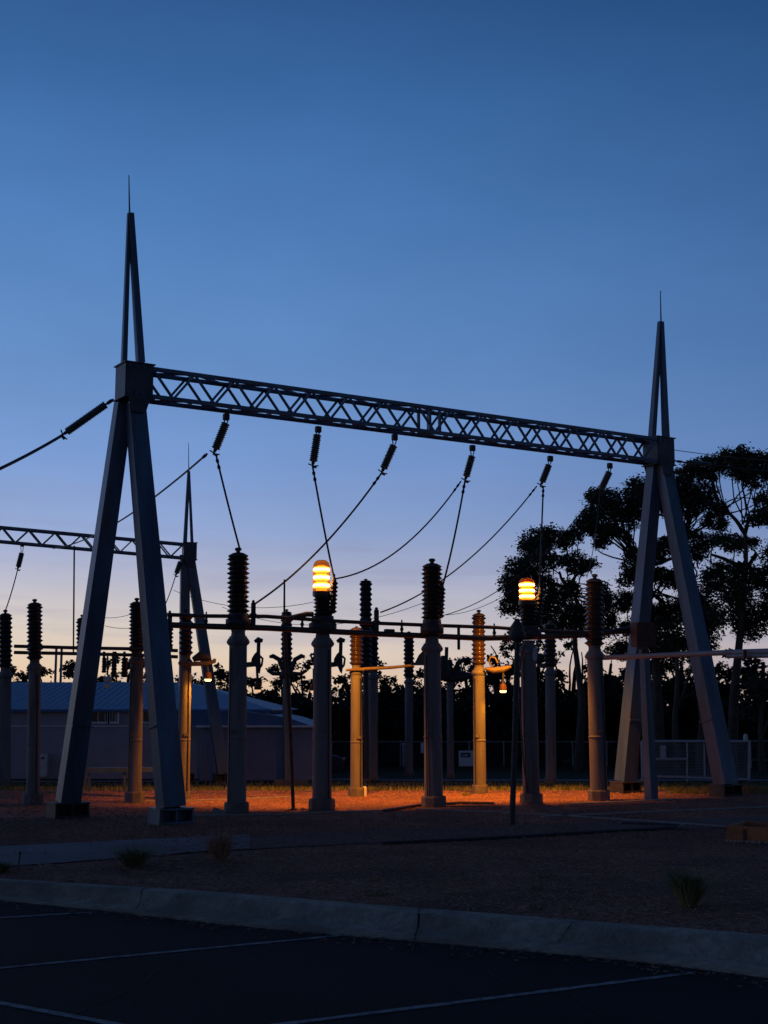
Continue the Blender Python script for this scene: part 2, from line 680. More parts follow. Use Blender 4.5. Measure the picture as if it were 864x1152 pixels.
# path
pt = [(-60, 958), (0, 954), (110, 948), (222, 943), (330, 938), (430, 934), (580, 930), (700, 925), (780, 922), (900, 918)]
pb = [(-60, 981), (0, 977), (110, 969), (222, 960), (330, 954), (430, 949), (580, 943), (700, 936), (780, 934), (900, 930)]
a_ = resample([G(x, y, 0) for x, y in pt], 60)
b_ = resample([G(x, y, 0) for x, y in pb], 60)
for rng_, nm_, mt_ in ((range(0, 19), 'path', M_PATH), (range(18, 60), 'gravel_path', ground_mat('grey gravel path', [(.07, .05, .045), (.14, .11, .10), (.26, .22, .20)], 20, bump=.8, bscale=35, big=((.12, .075, .06), .6, .7)))):
    pm = MB()
    vs = []
    for i_ in rng_:
        p, q = a_[i_], b_[i_]
        zz = .022 if nm_ == 'path' else .018
        vs += [(p.x, p.y + .05 * noise.noise(Vector((p.x * 3, 0, 0))), zz), (q.x, q.y + .08 * noise.noise(Vector((q.x * 3, 5, 0))), zz)]
    pm.add(vs, [[2 * i, 2 * i + 1, 2 * i + 3, 2 * i + 2] for i in range(len(vs) // 2 - 1)])
    struct(nm_, pm, mt_)


def path_has(x, y):
    for poly, s in ((a_, 1), (b_, -1)):
        v = poly_at(poly, x)
        if (s == 1 and y > v) or (s == -1 and y < v):
            return False
    return True


# car park
cp = MB()
vs = []
for p in kf:
    vs += [(p.x, p.y + .06, -.13), (p.x, -40, -.13)]
cp.add(vs, [[2 * i, 2 * i + 1, 2 * i + 3, 2 * i + 2] for i in range(len(kf) - 1)])
struct('car_park', cp, M_ASPH)
for a, b in (((385, 1052), (-160, 1104)), ((780, 1094), (150, 1173)), ((104, 1026), (-60, 1036)), ((-60, 1117), (190, 1163))):
    pa, pb2 = G(*a, -.126), G(*b, -.126)
    pts = [pa.lerp(pb2, i / 50) for i in range(51)]
    struct('parking_line', ground_strip(pts, .075, -.126, wob=.12), M_PAINT)

for pts in ([(60, 1152), (150, 1110), (190, 1085), (300, 1070), (360, 1060)], [(700, 1150), (640, 1120), (560, 1100), (520, 1075)]):
    ps = polyline_px(pts, -.13, 70)
    ps = [p + Vector((.05 * noise.noise(p * 2.5), .06 * noise.noise(p * 3 + Vector((9, 0, 0))), 0)) for p in ps]
    struct('asphalt_crack', ground_strip(ps, .012, -.1265, wob=.7), M_CRACK)
lm = MB()
for k in range(700):
    x = rnd0.uniform(-5, 5)
    y = poly_at(kf, x) - abs(rnd0.gauss(0, .25))
    a = rnd0.uniform(0, 6.28)
    l = rnd0.uniform(.015, .045)
    d = Vector((math.cos(a), math.sin(a), 0)) * l
    e = Vector((-d.y, d.x, 0)) * .35
    p = Vector((x, y, -.122 + rnd0.uniform(0, .004)))
    lm.add([p - d, p - e, p + d, p + e + Vector((0, 0, .006))], [[0, 1, 2, 3]])
struct('leaf_litter', lm, mat('dry leaf litter', (.16, .10, .06), .9, 0, .4, 20), kind='stuff')

# concrete edgings crossing the gravel
edg = [([(143, 903), (240, 901), (335, 897)], M_EDGE, .06, .03),
       ([(470, 911), (560, 915), (640, 919), (730, 925), (824, 932)], M_EDGE, .05, .03),
       ([(640, 905.5), (700, 903), (758, 900)], M_EDGE, .06, .035),
       ([(610, 920), (740, 914), (864, 909), (960, 906)], M_EDGE, .05, .03),
       ([(215, 919), (320, 917), (440, 912)], M_EDGE, .05, .03)]
for pts, m, w, h in edg:
    ps = resample([G(x, y, 0) for x, y in pts], 30)
    mb = MB()
    for a, b in zip(ps, ps[1:]):
        mb.beam(a + Vector((0, 0, .014)), b + Vector((0, 0, .014)), w * 2.4, .03, (b - a).cross(Vector((0, 0, 1))))
    struct('garden_edging', mb, m, fix=True)
mb = MB()
ps = resample([G(x, y, 0) for x, y in [(432, 914), (470, 908), (520, 905), (556, 905.5)]], 30)
mb.tube([p + Vector((0, 0, .03)) for p in ps], .03, 6)
tag(mb.build('black_hose', M_DARKST), 'black hose lying on the lit gravel beside the tall front column', 'hose')
mb = MB()
ps = resample([G(x, y, 0) for x, y in [(430, 951), (520, 947), (600, 942.5), (690, 937), (760, 933.5), (768, 931), (740, 929.5), (700, 928)]], 60)
mb.tube([p + Vector((0, 0, .03)) for p in ps], .022, 6)
tag(mb.build('black_cable', M_DARKST), 'long black cable lying along the near edge of the gravel path', 'cable')

# loose stones, chips and straw on the gravel
st = MB()
sw = MB()
rnd = random.Random(3)


def chip(mb, x, y, z, s):
    a = rnd.uniform(0, 6.28)
    c, d = math.cos(a), math.sin(a)
    l, w, h = s * rnd.uniform(.7, 1.6), s * rnd.uniform(.4, .8), s * rnd.uniform(.25, .6)
    t = [(-l, -w * .6, 0), (l * .8, -w, 0), (l, w * .7, 0), (-l * .7, w, 0), (-l * .4, -w * .2, h), (l * .5, w * .1, h * .9)]
    t = [(x + c * p - d * q, y + d * p + c * q, z + r) for p, q, r in t]
    mb.add(t, [[0, 1, 5, 4], [1, 2, 5], [2, 3, 4, 5], [3, 0, 4]])


n = 0
while n < 30000:
    x = rnd.uniform(-6.5, 6.5)
    y = 10.5 + 11.5 * rnd.random() ** 1.3
    if y < poly_at(kb, x) + .03 or abs(x) > y * .32:
        continue
    if path_has(x, y) and rnd.random() < max(.15, min(.96, .96 - (x + 3.4) * .7)):
        continue
    chip(st, x, y, .012 + (.012 if path_has(x, y) else 0), rnd.uniform(.006, .017) * (1.8 if rnd.random() < .04 else 1))
    n += 1
n = 0
while n < 16000:
    y = rnd.uniform(19.5, 31)
    x = rnd.uniform(-.31, .31) * y
    if path_has(x, y):
        continue
    chip(st, x, y, .010, rnd.uniform(.012, .032))
    n += 1
M_CHIP = ground_mat('gravel chips', [(.11, .05, .038), (.28, .135, .095), (.65, .42, .33)], 30, bump=.2)
struct('loose_gravel', st, M_CHIP, kind='stuff')
for k in range(1500):
    x = rnd.uniform(-5, 5)
    y = rnd.uniform(11, 18)
    if y < poly_at(kb, x) + .05 or (path_has(x, y)):
        continue
    a = rnd.uniform(0, 6.28)
    l = rnd.uniform(.03, .18)
    p = Vector((x, y, .022))
    d = Vector((math.cos(a), math.sin(a), rnd.uniform(-.05, .3)))
    e = Vector((-d.y, d.x, 0)) * rnd.uniform(-.3, .3)
    sw.tube([p, p + d * l * .5 + e * l * .4, p + d * l], [.004, .004, .0015], 3, cap=False)
M_STRAW = mat('pale straw', (.36, .26, .19), .9, 0, .3, 20)
struct('fallen_straw', sw, M_STRAW, kind='stuff')

# far strip of paving between yard and lawn
fp = MB()
a2 = [G(x, y) for x, y in [(-200, 879), (0, 880.5), (200, 880), (380, 878), (470, 879), (720, 879), (1060, 879)]]
vs = []
for p in a2:
    vs += [(p.x, p.y, terr(p.y) + .01), (p.x, p.y + 1.6, terr(p.y + 1.6) + .01)]
fp.add(vs, [[2 * i, 2 * i + 1, 2 * i + 3, 2 * i + 2] for i in range(len(a2) - 1)])
struct('footpath', fp, M_PATH)

# grass tufts on the verge (uncountable)
gt = MB()
for k in range(9000):
    y = rnd.uniform(31.3, 46)
    x = rnd.uniform(-.31, .31) * y
    if y > 33.5 and rnd.random() < .3:
        continue
    z = terr(y)
    h = rnd.uniform(.04, .13)
    dx = rnd.uniform(-.05, .05)
    w = rnd.uniform(.012, .03)
    gt.add([(x - w, y, z), (x + w, y, z), (x + dx, y + rnd.uniform(-.04, .04), z + h)], [[0, 1, 2]])
struct('verge_grass', gt, M_GRASSB, kind='stuff')


# ------------------------------------------------------------------ gantries
def gantry(label, L, Rt, top_h):
    """L, Rt: dicts with pixel data of each tower; both towers and the truss are one thing"""
    gl = (G(*L['f1']) + G(*L['f2'])) / 2
    gr = (G(*Rt['f1']) + G(*Rt['f2'])) / 2
    YL, YR = gl.y, gr.y
    root = thing('portal_gantry', (gl + gr) / 2, label, 'gantry')
    cl_ = P(*L['node'], YL)
    cr2 = P(*Rt['node'], YR)
    U = (cr2 - cl_)
    U = Vector((U.x, U.y, 0)).normalized()
    V = Vector((-U.y, U.x, 0))
    Z = Vector((0, 0, 1))
    bl, bw, bh = top_h        # node box length along beam, width across, height
    for T, c, Y, side in ((L, cl_, YL, 1), (Rt, cr2, YR, -1)):
        mb = MB()
        mb.box(c, (bl, bw, bh), U, V, bev=.012)
        for q in (-1, 1):
            mb.box(c + Z * (q * bh / 2), (bl + .05, bw + .05, .02), U, V)
        nb = mb.build('node_box', M_STEELD, root)
        for k, f in enumerate((T['f1'], T['f2'])):
            foot = G(*f)
            w = T['w'][k]
            tp = P(*T['t'][k], Y + (foot.y - Y) * .06)
            mb = MB()
            mb.beam(foot + Z * T['fh'], tp, w * 1.2, w, U, (w * .92, w * .72))
            leg = mb.build('leg', M_STEEL, root)
            # bolted flange half way and stiffener at the foot
            mid = foot.lerp(tp, .22)
            mb = MB()
            dd = (tp - foot).normalized()
            mb.beam(mid - dd * .012, mid + dd * .012, w * 1.26, w * 1.08, U)
            mb.build('splice_plate', M_STEEL, leg)
            mb = MB()
            fw = T['fw']
            zt = T['fh']
            mb.box(foot + Z * (zt - .02), (fw, fw * .8, .03), U, V)
            mb.box(foot + Z * .03, (fw, fw * .8, .05), U, V)
            mb.box(foot + Z * (zt / 2), (fw * .96, .03, zt - .08), U, V)
            for q in (-.46, 0, .46):
                mb.box(foot + Z * (zt / 2) + U * (q * fw), (.03, fw * .76, zt - .08), U, V)
            mb.build('base_frame', M_STEEL if T.get('blue') == k else M_DARKST, root)
        for q in (-1, 1):
            mb = MB()
            mb.prism([c + V * (q * (bw / 2 + .012)) + Z * (-bh / 2) + U * (-.20), c + V * (q * (bw / 2 + .012)) + Z * (-bh / 2) + U * .20,
                      c + V * (q * (bw / 2 + .012)) + Z * (-bh / 2 - .26) + U * .12, c + V * (q * (bw / 2 + .012)) + Z * (-bh / 2 - .26) - U * .12], V * (q * .012))
            mb.build('gusset_plate', M_STEELD, nb)
            for a_i in range(4):
                for z_i in (-1, 1):
                    mb = MB()
                    mb.lathe(c + V * (q * (bw / 2)) + U * (-bl * .38 + a_i * bl * .253) + Z * (z_i * bh * .38), [(.018, 0), (.018, .022)], 6, V * q)
                    mb.build('bolt', M_STEEL, nb)
        # spire
        tip = P(*T['tip'], Y)
        for (b, ww) in T['spire']:
            mb = MB()
            mb.beam(P(*b, Y), tip + Vector(((b[0] - T['tip'][0]) * .0016, 0, 0)), ww, ww, U, (ww * .7, ww * .7))
            mb.build('spire_member', M_STEEL, root)
        mb = MB()
        rd = P(*T['rod'], Y)
        mb.tube([tip - Z * .1, rd], [.018, .009], 6)
        mb.build('lightning_rod', M_DARKST, root)
    # truss
    T_CH = L['ch']
    a = cl_ + U * (bl / 2)
    b = cr2 - U * (bl / 2)
    D = (b - a)
    ln = D.length
    d = D.normalized()
    hw, hh = bw * .40, top_h[2] * .40
    ch = T_CH
    for zi, nm in ((1, 'top_chord'), (-1, 'bottom_chord')):
        for vi in (-1, 1):
            mb = MB()
            o = V * (vi * hw) + Z * (zi * hh)
            mb.beam(a + o - d * .02, b + o + d * .02, ch * 1.1, ch * 1.1, V)
            mb.build(nm, M_STEEL, root)
    nb = L['bays']
    lac = MB()
    for vi in (-1, 1):
        for i in range(nb):
            for h in (0, 1):
                t0 = (i + h * .5) / nb
                t1 = (i + .5 + h * .5) / nb
                z0, z1 = (hh, -hh) if h == 0 else (-hh, hh)
                lac.beam(a + D * t0 + V * (vi * hw) + Z * z0, a + D * t1 + V * (vi * hw) + Z * z1, .032 * T_CH / .05, .032 * T_CH / .05, V)
    lac.build('side_lacing', M_STEEL, root)
    for zi in (-1, 1):
        lac = MB()
        for i in range(nb):
            s_ = 1 if i % 2 else -1
            lac.beam(a + D * (i / nb) + V * (-s_ * hw) + Z * (zi * hh), a + D * ((i + 1) / nb) + V * (s_ * hw) + Z * (zi * hh), .028 * T_CH / .05, .028 * T_CH / .05, Z)
            lac.beam(a + D * (i / nb) - V * hw + Z * (zi * hh), a + D * (i / nb) + V * hw + Z * (zi * hh), .028 * T_CH / .05, .028 * T_CH / .05, Z)
        lac.build('cross_lacing', M_STEEL, root)
    if L.get('splice'):
        c = a + D * .5
        for vi in (-1, 1):
            for q in (-.12, .12):
                mb = MB()
                mb.box(c + V * (vi * hw) + d * q, (.05, .05, hh * 2), d, V)
                mb.build('beam_splice', M_STEEL, root)
    return root, a, D, V, U, hw, hh


LT = dict(f1=(76, 920), f2=(192, 927), node=(151, 431), t=[(139, 454), (152, 454)], w=(.30, .33), fw=.62, fh=.27, blue=1,
          tip=(146, 240), rod=(145, 197), spire=[((139.5, 408), .09), ((158, 408), .13)], bays=15, ch=.062, splice=True)
RT_ = dict(f1=(704, 892), f2=(817, 896), node=(741, 509), t=[(737, 522), (746, 522)], w=(.32, .34), fw=.56, fh=.26,
           tip=(743.5, 362), rod=(743, 327), spire=[((733.5, 492), .13), ((749, 492), .13)])
main, TA, TD, TV, TU, THW, THH = gantry('large near portal gantry of lattice beam on two A-frame legs with pointed spires', LT, RT_, (.52, .50, .62))
LT2 = dict(f1=(-160, 883), f2=(-100, 886), node=(-130, 590), t=[(-134, 602), (-126, 602)], w=(.35, .35), fw=.6, fh=.3,
           tip=(-130, 505), rod=(-130, 470), spire=[((-136, 580), .12), ((-124, 580), .12)], bays=11, ch=.070)
RT2 = dict(f1=(207, 880), f2=(251, 880), node=(213, 620.5), t=[(208, 629), (214, 629)], w=(.33, .33), fw=.65, fh=.30,
           tip=(212.5, 530), rod=(212, 498), spire=[((208, 612), .13), ((216, 612), .10)])
back, BA, BD, BV, BU, BHW, BHH = gantry('smaller farther portal gantry behind the left A-frame, its beam leaving the frame at left', LT2, RT2, (.46, .44, .60))


def beam_Y(px, A, D):
    """point of the truss axis that shows at column px"""
    a = (px - 432) / FPX
    # x/y = a / (horizontal forward component) ; b varies little, solve by search
    best = None
    for i in range(2001):
        p = A + D * (i / 2000)
        w = p - Vector((0, 0, HC))
        fwd = w.y * CW + w.z * SW
        e = abs(w.x / fwd * FPX + 432 - px)
        if best is None or e < best[0]:
            best = (e, p)
    return best[1]


# cross bar between the legs of the left frame (a low rail behind it), pale
f = G(100, 878)
mb = MB()
Yr = 30.5
mb.beam(P(92, 866.5, Yr), P(186, 865.5, Yr), .10, .10, (0, 0, 1))
ra = thing('low_rail', (P(139, 885, Yr).x, Yr, 0), 'low pale blue horizontal rail seen between the near left A-frame legs', 'rail')
mb.build('rail', M_STEEL, ra)
mb = MB()
for px in (100, 140, 182):
    mb = MB()
    p = P(px, 867, Yr)
    mb.beam((p.x, p.y + .06, -.02), (p.x, p.y + .06, p.z), .05, .05, (1, 0, 0))
    mb.build('post', M_STEEL, ra)


# ------------------------------------------------------------------ insulators and wires
def shed_profile(r_core, r_shed, h, n):
    pr = [(r_core * .95, 0)]
    for i in range(n):
        z0 = h * i / n
        p = h / n
        rs = r_shed if i % 2 == 0 else r_shed * .93
        pr += [(r_core, z0 + p * .12), (rs * .96, z0 + p * .42), (rs, z0 + p * .50), (rs * .95, z0 + p * .58), (r_core * 1.05, z0 + p * .86)]
    pr.append((r_core * .9, h))
    return pr


def pxm(n, Y):        # n photo pixels at depth Y in metres
    return n * Y / (FPX * .985)


def string(px0, py0, px1, py1, Y, hang, label, n=9, r=5.0, fitting=True):
    """insulator string between two points in the photo at depth Y; hang = pixel of the hanger on the beam"""
    a = P(px0, py0, Y)
    b = P(px1, py1, Y)
    root = thing('insulator_string', P(hang[0], hang[1], Y), label, 'insulator', 'insulator strings')
    d = (b - a)
    mb = MB()
    rs = pxm(r, Y)
    mb.lathe(a, shed_profile(rs * .74, rs, d.length, int(n * 1.5)), 14, d)
    mb.build('shed_stack', M_GLASSINS, root)
    mb = MB()
    h = P(hang[0], hang[1], Y)
    if fitting:
        mb.box(h + Vector((0, 0, -.02)), (.11, .09, .12), TU, bev=.01)
        for q in (-1, 1):
            mb.tube([h + TU * (.05 * q) + Vector((0, 0, -.05)), a + TU * (.02 * q)], .012, 5)
    else:
        mb.tube([h, a], .02, 5)
        mb.box(h.lerp(a, .5), (.10, .05, .05), d)
    mb.build('hanger', M_DARKST, root)
    mb = MB()
    u = d.normalized()
    mb.lathe(b, [(rs * .4, 0), (rs * .35, .05), (.015, .07), (.015, .12)], 8, u)
    sd = u.cross(Vector((0, 1, 0))).normalized()
    mb.tube([b + u * .06 - sd * .09, b + u * .09 + sd * .03, b + u * .07 + sd * .11], .013, 5)
    mb.box(b + u * .10 + sd * .05, (.05, .04, .06), u)
    mb.build('clamp', M_DARKST, root)
    return b + u * .10


def sag(a, b, s, n=20):
    a, b = Vector(a), Vector(b)
    return [a.lerp(b, i / n) - Vector((0, 0, s * 4 * (i / n) * (1 - i / n))) for i in range(n + 1)]


def wire(a, b, s, r, label, nm='conductor', cat='wire', group='conductor wires', n=20, clamps=False):
    root_loc = Vector(b)
    mb = MB()
    pts = sag(a, b, s, n)
    mb.tube(pts, r, 5)
    if clamps:
        d = (pts[1] - pts[0]).normalized()
        for k in (.10, .22):
            mb.lathe(pts[0] + d * k, [(r * 1.5, 0), (r * 1.7, .03), (r * 1.5, .06)], 6, d)
    return tag(mb.build(nm, M_WIRE), label, cat, group)


# Row positions -------------------------------------------------------------------------
PIX = {}
BUILD_LATER = []


def post(name, label, foot, xt, cap, instop, cw, iw, nsh, conc, porc, group, cat='insulator post', leanless=False, plinth=None, collar=True, bare=False,
         housing=False, terminal=True, dark_pole=False, ins_only_base=None):
    f = G(*foot)
    Y = f.y
    r = pxm(cw / 2, Y)
    ri = pxm(iw / 2, Y)
    root = thing(name, f, label, cat, group)
    zt = P(xt, cap, Y).z            # top of the concrete column
    zi = P(xt, instop, Y).z
    xtop = P(xt, cap, Y).x
    ax = Vector((xtop - f.x, 0, zt - f.z))
    hh = ax.length
    ph = pxm(plinth[1], Y) if plinth else .12
    pr_ = pxm(plinth[0] / 2, Y) if plinth else r * 1.4
    mb = MB()
    mb.lathe(f - Vector((0, 0, .05)), [(pr_ * 1.03, 0), (pr_, .02), (pr_, ph + .02), (pr_ * .94, ph + .05)], 8, ax, smooth=False)
    mb.build('plinth', M_PLINTH, root)
    if cw > 12 and not dark_pole:
        sx = (1 if (int(xt) % 2) else -1) * r * .75
        mb = MB()
        mb.tube([f + Vector((sx, -r * .9, ph)), f + Vector((sx, -r * .82, 0)) + ax * .5, f + Vector((sx * .9, -r * .80, 0)) + ax * .93], .012, 5)
        mb.build('earth_cable', M_WIRE, root)
        mb = MB()
        mb.box(f + ax * .46 + Vector((sx * .5, -r * .98, 0)), (.09, .05, .07), bev=.01)
        mb.build('terminal_box', M_FPOSTB, root)
    # shaft, with the joint line half way up
    mb = MB()
    if dark_pole:
        mb.lathe(f, [(r, 0), (r, hh)], 14, ax)
    else:
        mb.lathe(f, [(r * 1.03, 0), (r * 1.03, .02), (r * 1.0, hh * .40), (r, hh * .42 - .02), (r, hh * .42 - .004), (r * 1.05, hh * .42), (r * 1.05, hh * .42 + .03), (r * .99, hh * .42 + .034), (r * .99, hh * .42 + .05), (r * .96, hh * .9), (r * .96, hh - .02), (r * .96, hh)], 24, ax)
    mb.build('column', conc, root)
    if collar:
        mb = MB()
        p = f + ax
        mb.lathe(p - ax.normalized() * r * 1.0, [(r * .98, 0), (r * 1.22, r * .25), (r * 1.25, r * .45), (r * 1.08, r * .75), (r * .80, r * 1.05), (r * .72, r * 1.5), (r * .78, r * 1.55), (r * .78, r * 1.7)], 24, ax)
        mb.build('collar', conc, root)
    ib = f + ax + ax.normalized() * (r * .7 if collar else 0)
    if housing:
        hz0 = P(xt, housing[0], Y)
        hz1 = P(xt, housing[1], Y)
        hw_ = pxm(housing[2] / 2, Y)
        mb = MB()
        mb.lathe(hz0, [(hw_ * .8, 0), (hw_, .03), (hw_, (hz1.z - hz0.z) * .55), (hw_ * .82, (hz1.z - hz0.z) * .62), (hw_ * .78, hz1.z - hz0.z)], 20)
        mb.build('clamp_housing', M_DARKST, root)
        ib = hz1
    it = Vector((P(xt, instop, Y).x, Y, zi))
    d = it - ib
    mb = MB()
    capk = r * .45
    mb.lathe(ib, shed_profile(ri * .78, ri * 1.08, d.length - capk, nsh), 22, d)
    ins = mb.build('insulator_stack', porc, root)
    mb = MB()
    t0 = it - d.normalized() * capk
    mb.lathe(t0, [(ri * .9, 0), (ri * .95, capk * .3), (ri * .55, capk * .9), (ri * .45, capk), (ri * .2, capk * 1.05), (ri * .2, capk * 1.5)] +
             ([(ri * .32, capk * 1.6), (ri * .32, capk * 2.1), (ri * .15, capk * 2.3)] if terminal else []), 14, d)
    mb.build('terminal_cap', M_DARKST if porc is not M_PORC else M_TAN, root)
    return root, f, it


GA = 'insulator posts in the front row'
GB = 'insulator posts in the second row'
GC = 'insulator posts farther back'
GL = 'insulator posts on the left'
A = {}
A[1] = post('insulator_post', 'dark ribbed insulator on a grey column nearest the big left A-frame, no lamp, front row', (266, 915), 268, 716, 622, 20.5, 24, 12, M_CONC, M_PORCB, GA, plinth=(27, 12), housing=(705, 690, 28))
A[2] = post('insulator_post', 'grey front row column carrying the taller of the two glowing amber lamps', (362, 911), 363, 718, 668, 20.5, 20, 5, M_CONC, M_PORCB, GA, plinth=(29, 12), housing=(712, 693, 31), terminal=False)
A[3] = post('insulator_post', 'tall dark ribbed insulator on a grey column standing between the two lamp columns', (488, 908), 486, 724, 634, 19.5, 23, 12, M_CONC, M_PORCB, GA, plinth=(27, 12), housing=(714, 697, 26))
A[4] = post('insulator_post', 'grey front row column carrying the lower right glowing amber lamp', (598, 904), 594, 727, 678, 18, 19, 5, M_CONC, M_PORCB, GA, plinth=(25, 11), housing=(718, 704, 30), terminal=False)
A[5] = post('insulator_post', 'reddish brown insulator on a column at the right end of the front row', (674, 901), 669, 733, 651, 18, 21, 13, M_CONC, M_PORC, GA, plinth=(24, 12))
B0 = post('insulator_post', 'orange lit column close behind the right leg of the near left A-frame', (206, 900), 209, 742, 689, 13.5, 15, 8, M_CONC, M_PORCB, GB, plinth=(16, 10))
B1 = post('insulator_post', 'orange lit column with ribbed brown insulator just right of the taller lamp', (401, 896), 401, 753, 706, 13, 15, 8, M_CONC, M_PORC, GB, plinth=(19, 10), terminal=False)
B2 = post('insulator_post', 'brightly orange lit column beside the white sign, midway between grey columns', (540, 893), 538.5, 753, 690, 13.5, 15.5, 11, M_CONC, M_PORC, GB, plinth=(17, 10))
B3 = post('insulator_post', 'small brownish column seen just right of the lower lamp column', (620, 881), 619, 754, 701, 11.5, 14, 9, M_CONC, M_PORC, GB, plinth=(15, 6))
C1 = post('insulator_post', 'grey column with short dark insulator, right of the first orange column', (419, 878), 420, 759, 702, 11, 11.5, 9, M_CONC, M_PORCB, GC, plinth=(14, 4))
C1b = post('insulator_post', 'tall black insulator on a dark pole rising just right of the first orange column', (412, 879), 411.5, 752, 653, 6, 14, 17, M_DARKST, M_PORCB, GC, plinth=(9, 3), collar=False, dark_pole=True)
C2 = post('insulator_post', 'thin grey column with black insulator, left of the middle front row column', (460, 872), 460, 765, 713, 9, 12, 10, M_CONC, M_PORCB, GC, plinth=(12, 4))
C3 = post('insulator_post', 'thin blue grey column right of the middle front row column, switch arms on top', (507, 875), 506, 767, 742, 7.5, 7, 4, M_CONC, M_PORCB, GC, plinth=(10, 4))
C4 = post('insulator_post', 'grey column with long black insulator between the unlit and lamp columns at left', (325, 884), 322.5, 757, 688, 9, 13, 12, M_CONC, M_PORCB, GC, plinth=(12, 4))
L1 = post('insulator_post', 'dark insulator column cut by the left edge of the photo', (4, 884), 6, 756, 690, 14, 15, 11, M_CONC, M_PORCB, GL, plinth=(16, 6))
L2 = post('insulator_post', 'grey column with black ribbed insulator, second from the left edge', (37, 905), 39, 747, 678, 14, 17, 13, M_CONC, M_PORCB, GL, plinth=(23, 12))
L3 = post('insulator_post', 'black insulator half hidden behind the left leg of the near A-frame', (91, 888), 92.5, 752, 695, 12, 13, 11, M_CONC, M_PORCB, GL, plinth=(16, 7))
L4 = post('insulator_post', 'warm brown column with black insulator seen between the near A-frame legs', (151, 903), 154, 739, 677, 15, 17, 13, M_CONC, M_PORCB, GL, plinth=(22, 12))

# small companion insulators beside A2, A3, A4
for k, (x0, y0, x1, y1, lab) in {2: (374, 690, 376, 654, 'small dark insulator leaning against the taller amber lamp'),
                                 3: (495, 695, 497, 661, 'small dark reddish insulator beside the middle front row insulator'),
                                 4: (605, 706, 608, 668, 'small dark insulator beside the lower right amber lamp')}.items():
    Y = A[k][1].y
    root = thing('side_insulator', P(x0, y0, Y), lab, 'insulator', 'small side insulators')
    a, b = P(x0, y0, Y), P(x1, y1, Y)
    mb = MB()
    mb.lathe(a, shed_profile(pxm(3, Y), pxm(5, Y), (b - a).length, 8), 14, b - a)
    mb.build('shed_stack', M_PORCB, root)
    mb = MB()
    mb.lathe(b, [(pxm(2.6, Y), 0), (pxm(2.2, Y), .05), (.02, .08), (.02, .14)], 10)
    mb.build('terminal_cap', M_DARKST, root)
    mb = MB()
    mb.tube([a + Vector((0, 0, .02)), a + Vector((-.05, 0, -.07)), P(x0 - 8, y0 + 6, Y)], .022, 6)
    mb.build('mounting_arm', M_DARKST, root)

# wires and strings on the main beam -------------------------------------------------
mainY = lambda px: beam_Y(px, TA, TD).y
s1 = string(254, 476, 242.5, 505, mainY(255), (254.5, 468), 'first hanging insulator string under the near beam, counted from the left', r=5.5)
s2 = string(357, 489, 352.5, 519, mainY(358), (358, 482), 'second hanging insulator string under the near beam, counted from the left', r=5.2)
s3 = string(443, 501, 431.5, 527, mainY(444), (444, 491), 'third hanging insulator string, tilted, under the middle of the near beam', r=5.0)
s4 = string(531, 513, 524.5, 536, mainY(532), (531.5, 503), 'fourth hanging insulator string, above the right orange column', r=4.6)
s5 = string(617.5, 523, 610, 542, mainY(619), (619, 515), 'fifth hanging insulator string, just left of the tree crowns', r=4.4)
s6 = string(685.5, 531, 677, 549, mainY(686), (686, 523), 'last hanging insulator string before the right tower, against the tree', r=4.4)
yl = LT and ((G(*LT['f1']) + G(*LT['f2'])) / 2).y
s0 = string(119, 455, 75, 486, yl - .3, (128, 449), 'long dark green insulator string sloping down left from the near left tower head', n=16, r=5.2, fitting=False)
yr = ((G(*RT_['f1']) + G(*RT_['f2'])) / 2).y
s7 = string(772, 520.5, 800, 523, yr, (757, 518), 'near level insulator string leaving the right tower head over the tree', n=12, r=3.2, fitting=False)
wire(s0, P(-60, 553, 19), .05, .028, 'thick conductor running from the left tower head string out of the left edge')
wire(s7, P(960, 530, 33), .1, .018, 'conductor running right from the right tower head over the tree')
wire(P(757, 506, yr), P(960, 521, 40), .1, .009, 'thin earth wire running right from the right tower head')

tA = {k: v[2] for k, v in A.items()}
wire(s1 + Vector((.04, 0, 0)), P(270, 619, A[1][1].y), .03, .020, 'dropper from the first hanging string down to the unlit front insulator at left', clamps=True)
wire(s2, P(376, 652, A[2][1].y), .05, .020, 'dropper from the second hanging string down beside the taller amber lamp', clamps=True)
wire(s4, P(498, 659, A[3][1].y), .12, .020, 'dropper from the fourth hanging string down to the middle front insulator', clamps=True)
wire(s5 + Vector((.06, 0, 0)), P(607, 666, A[4][1].y), -.05, .018, 'dropper from the fifth hanging string down beside the lower amber lamp', clamps=True)
wire(s6, P(660, 650, A[5][1].y), .25, .008, 'thin slack dropper from the last hanging string against the tree')
wire(s1 - Vector((.12, 0, 0)), P(60, 617, 44), .35, .020, 'conductor sloping left from the first hanging string behind the near A-frame', clamps=True)
wire(s3, P(284, 681, 25.6), .25, .020, 'conductor sloping down left from the third hanging string to the front busbars', clamps=True)
wire(s4 - Vector((.08, 0, 0)), P(378, 651, A[2][1].y + .02), .40, .016, 'conductor sloping down left from the fourth string to the taller lamp column', clamps=True)
wire(s5 - Vector((.08, 0, 0)), P(428, 689, 26.5), .38, .015, 'conductor sloping down left from the fifth string to the busbars', clamps=True)
wire(s6 - Vector((.06, 0, 0)), P(500, 692, 29.5), .45, .010, 'conductor sloping down left from the last string across the left tree', n=24)
wire(P(375, 672, 31), P(195, 664, 36), .35, .007, 'upper of two hair thin wires behind the taller amber lamp')
wire(P(500, 668, 31), P(250, 683, 36), .6, .007, 'lower of two hair thin wires behind the taller amber lamp')
wire(P(590, 655, 31), P(498, 692, 34), .18, .007, 'thin wire rising right to the lower amber lamp')

